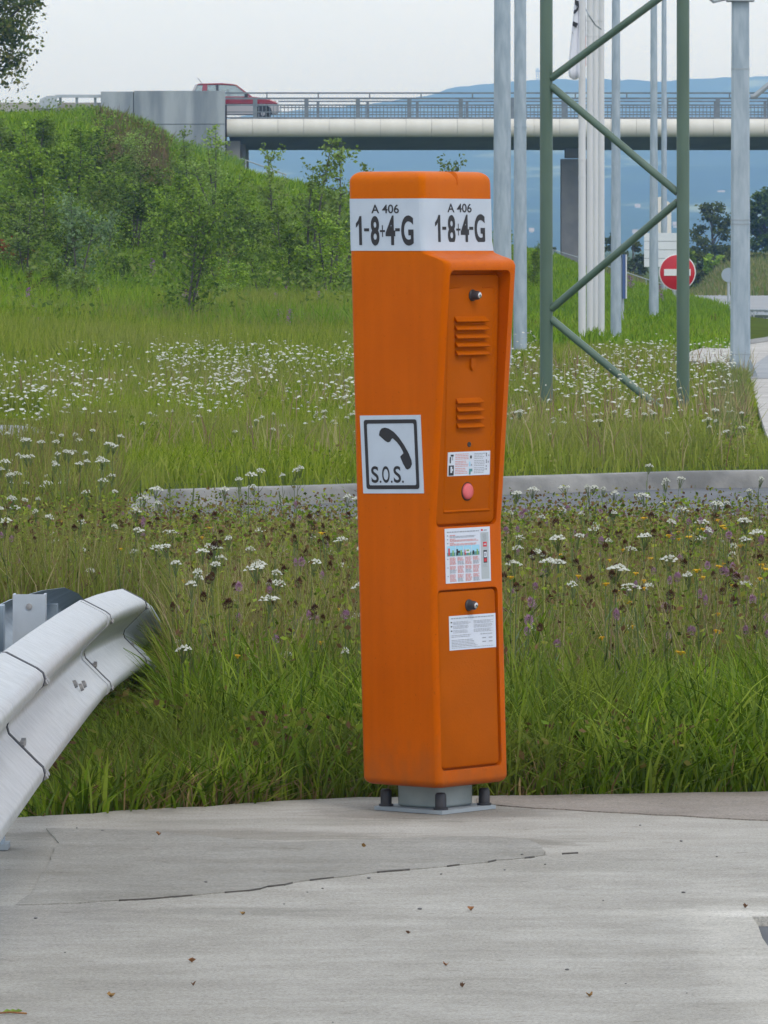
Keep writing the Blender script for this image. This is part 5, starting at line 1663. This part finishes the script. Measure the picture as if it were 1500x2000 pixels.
def plant_mesh(name, kind, seed, H):
    hv, hf, st = flower_mesh(kind, seed)
    r = random.Random(seed * 7 + 1)
    mb = MB()
    bx0 = r.uniform(-.06, .06) * H; by0 = r.uniform(-.05, .05) * H
    P0 = [(0, 0, -.02), (bx0 * .3, by0 * .3, H * .4), (bx0 * .7, by0 * .7, H * .75), (bx0, by0, H - .003)]
    mb.tube(P0, [.0028, .0024, .002, .0016] if kind not in ('plume',) else .004, 4, 0)
    for k in range(5):                                    # stem leaves
        t = r.uniform(.12, .8); a = r.uniform(0, 6.28)
        c = Vector((bx0 * t, by0 * t, H * t)); v = Vector((math.cos(a), math.sin(a), .9)) * r.uniform(.03, .07); w = Vector((-math.sin(a), math.cos(a), 0)) * .005
        b = len(mb.v); mb.v += [tuple(c - w * .4), tuple(c + w * .4), tuple(c + v * .6 + w), tuple(c + v)]; mb.face((b, b + 1, b + 2, b + 3), 0)
    b = len(mb.v)
    for p in st.v: mb.v.append((p[0] + bx0, p[1] + by0, p[2] + H))
    for f in st.f: mb.face([b + i for i in f], 0)
    b = len(mb.v)
    for p in hv: mb.v.append((p[0] + bx0, p[1] + by0, p[2] + H))
    for f in hf: mb.face([b + i for i in f], 1)
    me = bpy.data.meshes.new(name); me.from_pydata(mb.v, [], mb.f); me.polygons.foreach_set("material_index", mb.m); me.update()
    me.materials.append(Fm['stem']); me.materials.append(Fm[{'spike': 'purple'}.get(kind, kind)])
    return me

HS = [.16, .24, .32, .40, .48, .56]
PLANT = {}
def plants(name, kind, n, d0, d1, rows, label, cat, group, pl=-40, pr=1540, dens=None, bunch=0.0):
    """individual flower plants; rows: the photo rows between which the heads may show"""
    got = 0; tries = 0
    r = random.Random(name)
    while got < n and tries < n * 60:
        tries += 1
        px = r.uniform(pl, pr); py = r.uniform(*rows)
        d = (EYE - r.uniform(.26, .58)) * F / (py - HOR)
        if d < d0 or d > d1: continue
        if px < 335 and d < 25.8 and py < 1345: continue
        if dens and r.random() > dens(px, py): continue
        x = GX(px, d); z = zt(x, d)
        H = EYE - (py - HOR) * d / F - z
        if H < .13 or H > .60: continue
        if on_road(np.array([px]), np.array([d]))[0] or not past_edge(np.array([px]), np.array([d]), .5)[0]: continue
        if 640 < px < 1015 and d < 18.6: continue
        k = min(range(len(HS)), key=lambda i: abs(HS[i] - H)); s_ = r.randrange(3)
        key = (kind, k, s_)
        if key not in PLANT: PLANT[key] = plant_mesh(name, kind, k * 5 + s_ + 3, HS[k])
        o = bpy.data.objects.new(name, PLANT[key]); COL.objects.link(o)
        o.location = (x, d, z); o.rotation_euler = (r.uniform(-.10, .14), r.uniform(-.12, .12), r.uniform(0, 6.28)); q_ = r.uniform(.5, 1.05); o.scale = (q_, q_, H / HS[k])
        tag(o, label, cat, group); got += 1
# front meadow
plants("yarrow", 'white', 190, 19.6, 36.5, (905, 1360), "white flat-topped yarrow bloom on a thin stem in the near meadow", "flower", "white yarrow in the near meadow",
       dens=lambda px, py: .55 if py > 1150 else .9)
plants("yarrow", 'white', 60, 33, 50, (840, 1010), "white flat-topped yarrow bloom on the left meadow before the kerb end", "flower", "white yarrow on the left meadow", -40, 232)
plants("clover", 'mauve', 150, 19.8, 35.5, (985, 1320), "mauve clover head in the near meadow", "flower", "mauve clover in the near meadow", dens=lambda px, py: 1 if px > 980 else .35)
plants("seed_head", 'brown', 270, 20, 35.5, (990, 1280), "dark brown dried seed head in the near meadow", "seed head", "dried seed heads in the near meadow")
plants("yellow_daisy", 'yellow', 80, 19.6, 35, (1000, 1400), "small yellow daisy in the near meadow", "flower", "yellow daisies in the near meadow", dens=lambda px, py: 1 if px > 1150 else .22)
plants("green_plume", 'plume', 60, 20.5, 35, (900, 1300), "pale green feathery weed rising from the near meadow", "weed", "pale green weeds in the near meadow")
# island: yarrow band (individuals nearest, the rest as one mass)
plants("yarrow", 'white', 90, 43, 58, (800, 905), "white yarrow bloom in the grass behind the kerb", "flower", "white yarrow behind the kerb", 260, 1500,
       dens=lambda px, py: .9 if (px < 700 or py < 850) else .3)
def far_umbels(name, n, d0, d1, rows, pl, pr, rad=(.03, .055)):
    u = rng.uniform(0, 1, n); d = np.sqrt(d0 ** 2 + u * (d1 ** 2 - d0 ** 2)); px = rng.uniform(pl, pr, n)
    keep = vnoise(px / 60, d / 3, 1.0, 4) > -.05 + .7 * (rng.random(n) - .5)
    d, px = d[keep], px[keep]; n = len(d)
    x = (px - 750) * d / F; z = terrain(x, d) + rng.uniform(.14, .42, n)
    r_ = rng.uniform(*rad, n); m_ = 6
    V = []; T = []
    ang = np.arange(m_) * 2 * np.pi / m_
    ring = np.stack([x[:, None] + r_[:, None] * np.cos(ang) * rng.uniform(.6, 1.1, (n, m_)), d[:, None] + r_[:, None] * np.sin(ang), np.repeat(z[:, None], m_, 1) + rng.uniform(-.01, .006, (n, m_))], -1)
    top = np.stack([x, d, z + .008], -1)[:, None, :]
    V = np.concatenate([ring, top], 1).reshape(-1, 3)
    o = (np.arange(n) * (m_ + 1))[:, None]; k = np.arange(m_)[None, :]
    T = np.stack([(o + k), (o + (k + 1) % m_), np.repeat(o + m_, m_, 1)], -1).reshape(-1, 3)
    ob = link_mesh(name, np_mesh(name, V, T), Fm['white']); ob["kind"] = "stuff"
far_umbels("yarrow_bloom_mass", 4000, 48, 77, None, 300, 1440, (.008, .028))
far_umbels("yarrow_bloom_mass", 2200, 45, 70, None, -60, 720, (.008, .028))
for (px, py, hh) in ((45, 640, 62), (58, 655, 50), (68, 668, 40), (352, 640, 60), (362, 655, 40), (378, 632, 52), (385, 648, 36), (185, 625, 40), (195, 615, 45), (296, 560, 46), (452, 555, 40),
                     (522, 640, 36), (530, 625, 44), (554, 660, 46), (574, 668, 52), (590, 660, 42), (563, 590, 40), (632, 630, 50), (640, 612, 46), (602, 600, 36), (1228, 570, 26), (1237, 572, 30), (1296, 600, 36)):
    p = hit(px, py + 8)
    H = .42 + .3 * random.random()
    key = ('spike', 2, random.randrange(3))
    if key not in PLANT: PLANT[key] = plant_mesh("loosestrife", 'spike', key[2] + 40, .6)
    o = bpy.data.objects.new("loosestrife", PLANT[key]); COL.objects.link(o); o.location = p
    s = hh / 0.42 * p.y / F / 1.0 * .55
    hz_ = hh * 1.35 * p.y / F / .6; o.scale = (2.2, 2.2, hz_); o.rotation_euler = (0, 0, random.random() * 6)
    tag(o, "purple loosestrife spike at the foot of the green embankment", "flower", "purple spikes by the embankment")

# ------------------------------------------------------------------ shrubs and trees
L = {}
L['alder'] = leaf_mat("alder_leaves", [(.070, .130, .010), (.13, .22, .018), (.20, .31, .030), (.28, .38, .06)], .3, vary=.38)
L['dark'] = leaf_mat("dark_leaves", [(.036, .072, .008), (.072, .125, .014), (.115, .185, .022), (.17, .24, .040)], .25, vary=.38)
L['fresh'] = leaf_mat("fresh_leaves", [(.10, .165, .026), (.16, .24, .042), (.22, .31, .07), (.27, .36, .11)], .35, vary=.38)
L['silver'] = leaf_mat("silvery_leaves", [(.08, .145, .055), (.14, .22, .09), (.22, .31, .15), (.07, .12, .035)], .3, vary=.38)
L['yellow'] = leaf_mat("yellow_green_leaves", [(.10, .14, .018), (.17, .20, .030), (.22, .20, .04), (.13, .09, .02)], .35, vary=.38)
L['red'] = leaf_mat("red_leaves", [(.30, .05, .02), (.42, .08, .03), (.22, .07, .03), (.14, .11, .03)], .3)
L['tree'] = leaf_mat("big_tree_leaves", [(.045, .070, .010), (.085, .120, .016), (.13, .165, .025), (.18, .17, .04)], .3)
L['fartree'] = leaf_mat("far_tree_leaves", [(.045, .065, .014), (.080, .105, .022), (.13, .145, .035)], .25)

def shrub_meshes(name, H, R, nlimb, per, leaf, style, m, seed):
    r = random.Random(seed)
    tr = MB(); C = []
    tops = 1 if style == 'tree' else r.randint(2, 3)
    for s in range(tops):
        lean = Vector((r.uniform(-.12, .12), r.uniform(-.12, .12), 0)) * H * (0 if tops == 1 else 1.6)
        hh = H * (1 if s == 0 else r.uniform(.6, .9))
        P_ = [Vector((0, 0, -.2)), lean * .3 + Vector((0, 0, hh * .33)), lean * .7 + Vector((r.uniform(-.05, .05), 0, hh * .68)), lean + Vector((0, 0, hh))]
        tr.tube(P_, [.020 * H * .6, .016 * H * .6, .010 * H * .6, .004], 6)
        for k in range(nlimb // tops):
            t = r.uniform(.12 if style != 'bush' else .05, .97)
            i = min(2, int(t * 3)); base = P_[i].lerp(P_[i + 1], t * 3 - i)
            if style == 'round': rad = R * math.sqrt(max(.05, 1 - (2 * t - 1.05) ** 2))
            elif style == 'bush': rad = R * math.sqrt(max(.08, 1 - t * t))
            else: rad = R * (1.0 - t) ** .75 + .15 * R
            a = r.uniform(0, 2 * math.pi); ln = rad * r.uniform(.55, 1.12)
            up = r.uniform(.25, .9) * ln
            tip = base + Vector((math.cos(a) * ln, math.sin(a) * ln, up)); mid = base.lerp(tip, .5) + Vector((0, 0, -.06 * ln))
            tr.tube([base, mid, tip], [.006 * H * .5 + .003, .004, .002], 4, caps=False)
            for q in range(per):
                u = r.random() ** .7
                p = base.lerp(tip, u) + Vector((r.gauss(0, 1), r.gauss(0, 1), r.gauss(0, 1))) * (.05 + .055 * ln)
                C.append(tuple(p))
        for q in range(per):                              # leader
            u = r.uniform(.72, 1.02); C.append(tuple(P_[2].lerp(P_[3], (u - .68) / .34) + Vector((r.gauss(0, .06), r.gauss(0, .06), 0)) * R * 1.2))
    V, Q_ = leaf_quads(np.array(C), leaf)
    return tr.mesh(name + "_trunk"), np_mesh(name + "_crown", V, Q_), m

PROTO = {
    'alder': [shrub_meshes("alder", 3.2, 1.0, 56, 42, .095, 'cone', L['alder'], s) for s in (1, 2, 3)],
    'dark': [shrub_meshes("dark_alder", 3.0, 1.05, 56, 44, .095, 'round', L['dark'], s) for s in (4, 5)],
    'poplar': [shrub_meshes("poplar", 3.4, .62, 50, 30, .10, 'round', L['fresh'], s) for s in (6, 7)],
    'silver': [shrub_meshes("silver_poplar", 2.6, .85, 40, 30, .105, 'round', L['silver'], s) for s in (8,)],
    'bush': [shrub_meshes("bush", 1.4, .95, 44, 42, .075, 'bush', L['dark'], s) for s in (9, 10)],
    'green_bush': [shrub_meshes("green_bush", 1.5, .95, 44, 40, .08, 'bush', L['fresh'], s) for s in (14, 15)],
    'yellow': [shrub_meshes("yellow_bush", 1.5, .6, 34, 26, .075, 'cone', L['yellow'], s) for s in (11, 12)],
    'red': [shrub_meshes("red_bush", 1.3, .55, 30, 26, .08, 'round', L['red'], s) for s in (13,)],
}
PH = {'alder': 3.2, 'dark': 3.0, 'poplar': 3.4, 'silver': 2.6, 'bush': 1.4, 'green_bush': 1.5, 'yellow': 1.5, 'red': 1.3}
CNT = {}
def shrub(kind, px, base, top, wide, label, dback=None):
    p = hit(px, base) if dback is None else Vector((GX(px, dback), dback, zt(GX(px, dback), dback)))
    H = (base - top) * p.y / F
    k = CNT.get(kind, 0); CNT[kind] = k + 1
    t_, c_, m = PROTO[kind][k % len(PROTO[kind])]
    nm = {'alder': 'young_alder', 'dark': 'dark_alder', 'poplar': 'young_poplar', 'silver': 'silver_poplar', 'bush': 'dark_bush', 'green_bush': 'green_bush', 'yellow': 'yellow_bush', 'red': 'red_bush'}[kind]
    e = empty(nm, p, label, "shrub" if 'bush' in nm else "tree", "young trees and shrubs on the embankment")
    s = H / PH[kind]
    e.scale = (s * wide, s * wide, s); e.rotation_euler = (0, 0, random.uniform(0, 6.28))
    link_mesh("trunk", t_, M['bark'], e); link_mesh("crown", c_, m, e)
for a in [
    ('alder', 15, 450, 245, 1.5, "leafy young alder at the left edge below the crash barrier"),
    ('alder', 60, 420, 232, 1.4, "young alder high on the bank under the crash barrier's box end"),
    ('alder', 90, 505, 255, 1.15, "tall young alder with a bare dark trunk low on its left side of the bank"),
    ('dark', 30, 560, 400, 1.3, "dark alder above the red-leaved shrub at the left edge"),
    ('alder', 150, 430, 250, 1.5, "young alder on the bank below the left end of the wing wall"),
    ('dark', 205, 420, 262, 1.5, "dark round alder just below the wing wall's left panel"),
    ('green_bush', 245, 330, 262, 1.5, "low green shrub at the foot of the wing wall"),
    ('silver', 152, 585, 385, 1.0, "young poplar with large silvery leaves on the left of the bank"),
    ('silver', 210, 540, 420, .9, "smaller silvery-leaved poplar beside the dark alders mid-bank"),
    ('dark', 120, 560, 430, 1.3, "dark alder left of the silvery poplar"),
    ('dark', 262, 520, 330, 1.3, "tall dark alder in the middle of the bank below the wing wall"),
    ('alder', 320, 560, 360, 1.2, "young alder left of the tallest centre alder"),
    ('dark', 362, 665, 395, .95, "tallest dark alder in the centre of the bank with slim trunk"),
    ('dark', 420, 560, 385, 1.2, "dark alder right of the tallest centre alder"),
    ('poplar', 372, 420, 252, 1.0, "slim pale poplar in front of the wing wall, left one of two"),
    ('poplar', 420, 440, 245, 1.1, "slim pale poplar in front of the wing wall, right one of two"),
    ('alder', 455, 520, 330, 1.1, "young alder below the bridge's cornice end"),
    ('poplar', 540, 560, 290, .9, "slim poplar against the blue hill below the bridge, left of three"),
    ('poplar', 596, 590, 272, .95, "tallest slim poplar against the blue hill below the bridge"),
    ('poplar', 655, 600, 285, .95, "slim poplar against the blue hill nearest the orange post"),
    ('alder', 560, 590, 400, 1.2, "bushy alder beneath the slim poplars left of the orange post"),
    ('alder', 640, 610, 410, 1.2, "bushy alder beside the orange post's left edge"),
    ('dark', 500, 560, 430, 1.2, "dark alder between centre trees and the slim poplars"),
    ('poplar', 715, 600, 322, .8, "poplar tip peeping over the orange post's left corner"),
    ('poplar', 875, 600, 312, .9, "poplar tip peeping over the orange post's right side"),
    ('bush', 235, 592, 505, 1.1, "very dark rounded shrub at the centre-left foot of the bank"),
    ('bush', 480, 640, 588, 1.2, "dark low shrub at the right foot of the bank"),
    ('bush', 488, 672, 628, .8, "smallest dark shrub standing out in the bright grass"),
    ('green_bush', 165, 640, 540, 1.1, "green broad shrub at the foot of the bank under the silvery poplar"),
    ('green_bush', 100, 650, 590, 1.0, "green shrub at the foot of the bank on the left"),
    ('green_bush', 425, 625, 560, 1.3, "green spreading shrub at the foot right of the tallest alder"),
    ('yellow', 310, 650, 578, 1.0, "yellow-green small shrub standing in the grass left of the tallest alder"),
    ('yellow', 60, 620, 528, 1.0, "yellowish sapling with rusty leaves at the left foot of the bank"),
    ('yellow', 180, 440, 375, 1.3, "yellow-green shrub high on the bank behind the silvery poplar"),
    ('yellow', 498, 520, 440, 1.1, "yellow-green shrub on the bank below the bridge end"),
    ('yellow', 525, 650, 590, .8, "yellowish small shrub near the purple spikes left of the orange post"),
    ('red', 12, 550, 468, 1.7, "red-leaved shrub at the left edge of the bank"),
    ('green_bush', 665, 665, 610, 1.0, "green shrub in the grass right beside the orange post"),
    ('green_bush', 605, 620, 545, 1.1, "green shrub beneath the slim poplars by the orange post"),
    ('alder', 1040, 580, 470, .8, "small alder between the lamp pole and the green mast"),
    ('green_bush', 545, 470, 420, 1.2, "green shrub on the grassy slope below the bridge"),
    ('alder', 5, 350, 232, 1.5, "leafy alder at the left frame edge just under the parapet"),
    ('dark', 325, 480, 330, 1.2, "dark alder right below the wing wall's middle"),
    ('yellow', 1395, 640, 612, 1.2, "scruffy small shrub at the right end of the green verge"),
]:
    shrub(*a)

rt = random.Random(5)
for i in range(34):
    px = rt.uniform(-30, 690); lo = float(np.interp(px, CX, CY)) + (28 if px < 200 else 110)
    base = rt.uniform(lo, 640)
    if base < lo + 5 or (470 < px < 560 and base < 470): continue
    kd_ = rt.choice(['alder', 'alder', 'dark', 'green_bush', 'poplar', 'alder', 'yellow'])
    hpx = rt.uniform(90, 190) * (1 if kd_ in ('alder', 'dark', 'poplar') else .55)
    if base - hpx < np.interp(px, CX, CY) - 12: hpx = base - np.interp(px, CX, CY) + 12
    spot = ("left edge of the bank" if px < 110 else "left part of the bank" if px < 250 else "middle of the bank" if px < 430 else "bank left of the orange post")
    size = "tall" if hpx > 150 else "medium-sized" if hpx > 95 else "small"
    high = "upper" if base < 430 else "middle" if base < 530 else "lower"
    shrub(kd_, px, base, base - hpx, rt.uniform(1.0, 1.5), size + " " + {'alder': "young alder in the dense thicket covering the green bank", 'dark': "dark young alder in the dense thicket covering the green bank", 'green_bush': "green shrub in the dense thicket covering the green bank",
          'poplar': "pale young poplar in the dense thicket covering the green bank", 'yellow': "yellowish shrub in the dense thicket covering the green bank"}[kd_].replace("in the dense thicket covering the green bank", "in the " + high + " thicket, " + spot))

def big_tree(name, px, d, base_row, top_row, rad_px, label, m, n_clump, per, leaf, seed, aspect=1.0):
    r = random.Random(seed)
    x = GX(px, d); z = zt(x, d)
    e = empty(name, (x, d, z), label, "tree")
    ztop = EYE - (top_row - HOR) * d / F - z
    R = rad_px * d / F
    tr = MB()
    tr.tube([(0, 0, -.3), (.05 * R, 0, ztop * .35), (-.04 * R, 0, ztop * .7), (0, 0, ztop * .95)], [R * .10, R * .08, R * .045, R * .01], 8)
    C = []
    for k in range(n_clump):
        t = r.uniform(.18, 1.0)
        rr_ = R * math.sqrt(max(.04, 1 - ((t - .52) / .50) ** 2)) * r.uniform(.45, 1.0)
        a = r.uniform(0, 6.28)
        c = Vector((math.cos(a) * rr_, math.sin(a) * rr_, t * ztop))
        b = Vector((0, 0, max(.15, t - .22) * ztop))
        tr.tube([b, b.lerp(c, .55) + Vector((0, 0, -.05 * R)), c], [R * .025, R * .014, R * .004], 5, caps=False)
        s = R * r.uniform(.10, .20)
        pts = rng.normal(0, 1, (per, 3)) * np.array([s, s, s * .6]) + np.array(c)
        C.append(pts)
    V, Q_ = leaf_quads(np.concatenate(C), leaf)
    tr.build("trunk", M['bark'], e)
    link_mesh("crown", np_mesh(name + "_crown", V, Q_), m, e)
big_tree("broadleaf_tree", -75, 175, 320, -190, 150, "large broadleaf tree reaching into the sky at the top left corner", L['tree'], 130, 150, .14, 3)
big_tree("far_tree", 1392, 330, 510, 402, 40, "loose olive tree beyond the road, left of the square mast", L['fartree'], 46, 80, .20, 5)
big_tree("far_tree", 1495, 320, 520, 372, 46, "dense dark tree beyond the road at the right edge", L['dark'], 70, 110, .22, 6)
big_tree("far_bush", 1195, 330, 515, 458, 26, "dark hedge tree behind the rightmost flagpole", L['fartree'], 26, 60, .20, 7)
big_tree("far_bush", 1237, 320, 520, 470, 26, "dark hedge tree left of the white board", L['fartree'], 26, 60, .20, 8)
big_tree("far_bush", 1085, 340, 520, 478, 18, "small dark hedge tree left of the bridge pier", L['fartree'], 18, 50, .20, 9)
for i, (px, b, t, w, lab) in enumerate(((1362, 528, 494, 24, "green bush on the tan bank right of the no-entry sign"), (1395, 532, 498, 22, "green bush on the tan bank left of the square mast"),
                         (1480, 536, 500, 24, "green bush on the tan bank right of the square mast"), (1345, 520, 488, 18, "bush on the tan bank peeping out behind the no-entry sign"), (1425, 525, 492, 20, "bush on the tan bank partly behind the square mast"),
                         (1500, 560, 528, 20, "low bush on the tan bank at the right edge"), (1403, 577, 552, 12, "low grey-green bush at the far road's edge"))):
    big_tree("bank_bush", px, 255 - i * 3, b, t, w, lab, L['alder'] if i % 2 else L['fartree'], 20, 60, .16, 20 + i)

# ------------------------------------------------------------------ bits lying on the concrete
Lf = [mat("fallen_leaf_%d" % k, c, c2, rough=.8, scale=60) for k, (c, c2) in enumerate((((.20, .08, .03), (.30, .14, .04)), ((.12, .06, .03), (.2, .1, .05)), ((.30, .19, .06), (.22, .1, .03))))]
spots = [(375, 1880, "upper of a pair at lower left"), (378, 1926, "lower of a pair at lower left"), (217, 1948, "left of the pair on the front slab"),
         (871, 1887, "left of centre below the post"), (903, 1929, "lowest one below the post"), (1151, 1947, "lowest on the right half of the slab"), (920, 1779, "nearest below the orange post"),
         (797, 1824, "below the orange post on its left"), (711, 1664, "on the mortar patch left of the post"), (310, 1641, "on the mortar patch's far edge"), (1455, 1774, "just above the broken notch"), (474, 1787, "just in front of the long crack")]
for i, (px, py, where) in enumerate(spots):
    x, d = GP(px, py, .002); r = random.Random(i)
    mb = MB(); s = r.uniform(.006, .009); n = 8
    ring = [(math.cos(k * 2 * math.pi / n) * s * r.uniform(.6, 1.2), math.sin(k * 2 * math.pi / n) * s * r.uniform(.7, 1.3), r.uniform(.004, .013)) for k in range(n)]
    mb.v = ring + [(0, 0, .002), (0, 0, .0005)]
    for k in range(n): mb.face((k, (k + 1) % n, n)); mb.face(((k + 1) % n, k, n + 1))
    o = mb.build("fallen_leaf", Lf[i % 3]); o.location = (x, d, .002 if py > 1700 else .014); o.rotation_euler = (0, 0, r.uniform(0, 6))
    tag(o, "curled brown leaf on concrete, " + where, "leaf", "leaves on the concrete")
pm = [mat("pebble_dark", (.09, .09, .09), (.16, .155, .15), rough=.9, scale=40)]
r = random.Random(99)
for i, (px, py) in enumerate([(1065, 1683), (986, 1694), (862, 1702), (600, 1737), (630, 1730), (1250, 1607), (1465, 1597), (1293, 1565), (1330, 1638), (1178, 1753), (1222, 1915), (1341, 1933), (69, 1788), (555, 1760), (402, 1726), (720, 1710), (1020, 1672), (1400, 1668), (820, 1770), (1108, 1888), (650, 1990), (127, 1854), (1335, 1738), (150, 1612), (200, 1618)]):
    x, d = GP(px, py, .01); s = r.uniform(.002, .005)
    mb = MB(); bmx = bmesh.new(); bmesh.ops.create_icosphere(bmx, subdivisions=1, radius=s)
    for v in bmx.verts: v.co = Vector((v.co.x * r.uniform(.8, 1.5), v.co.y * r.uniform(.8, 1.2), v.co.z * .55))
    me = bpy.data.meshes.new("pebble"); bmx.to_mesh(me); bmx.free()
    o = link_mesh("pebble", me, pm); o.location = (x, d, (.002 if py > np.interp(px, [0, 480, 740, 1070, 1500], [1770, 1742, 1706, 1672, 1646]) or px > 1070 or py < 1640 else .013) + s * .4)
    tag(o, "small dark pebble lying on the concrete apron", "pebble", "pebbles on the concrete")
tw = empty("grass_sprig", (GP(20, 1983, .002)[0], GP(20, 1983, .002)[1], .002), "withered green sprig lying at the bottom left corner of the concrete", "sprig")
MB().tube([(-.04, 0, .004), (.0, .004, .006), (.035, 0, .004)], .0022, 5).build("stem", Lf[0], tw)
for a in (-.02, -.008, .004):
    MB().prism([(a, 0, .005), (a + .012, .016, .012), (a + .02, .02, .008)], [(a, .001, .003), (a + .012, .018, .010), (a + .02, .022, .006)]).build("leaf", L['fresh'], tw)
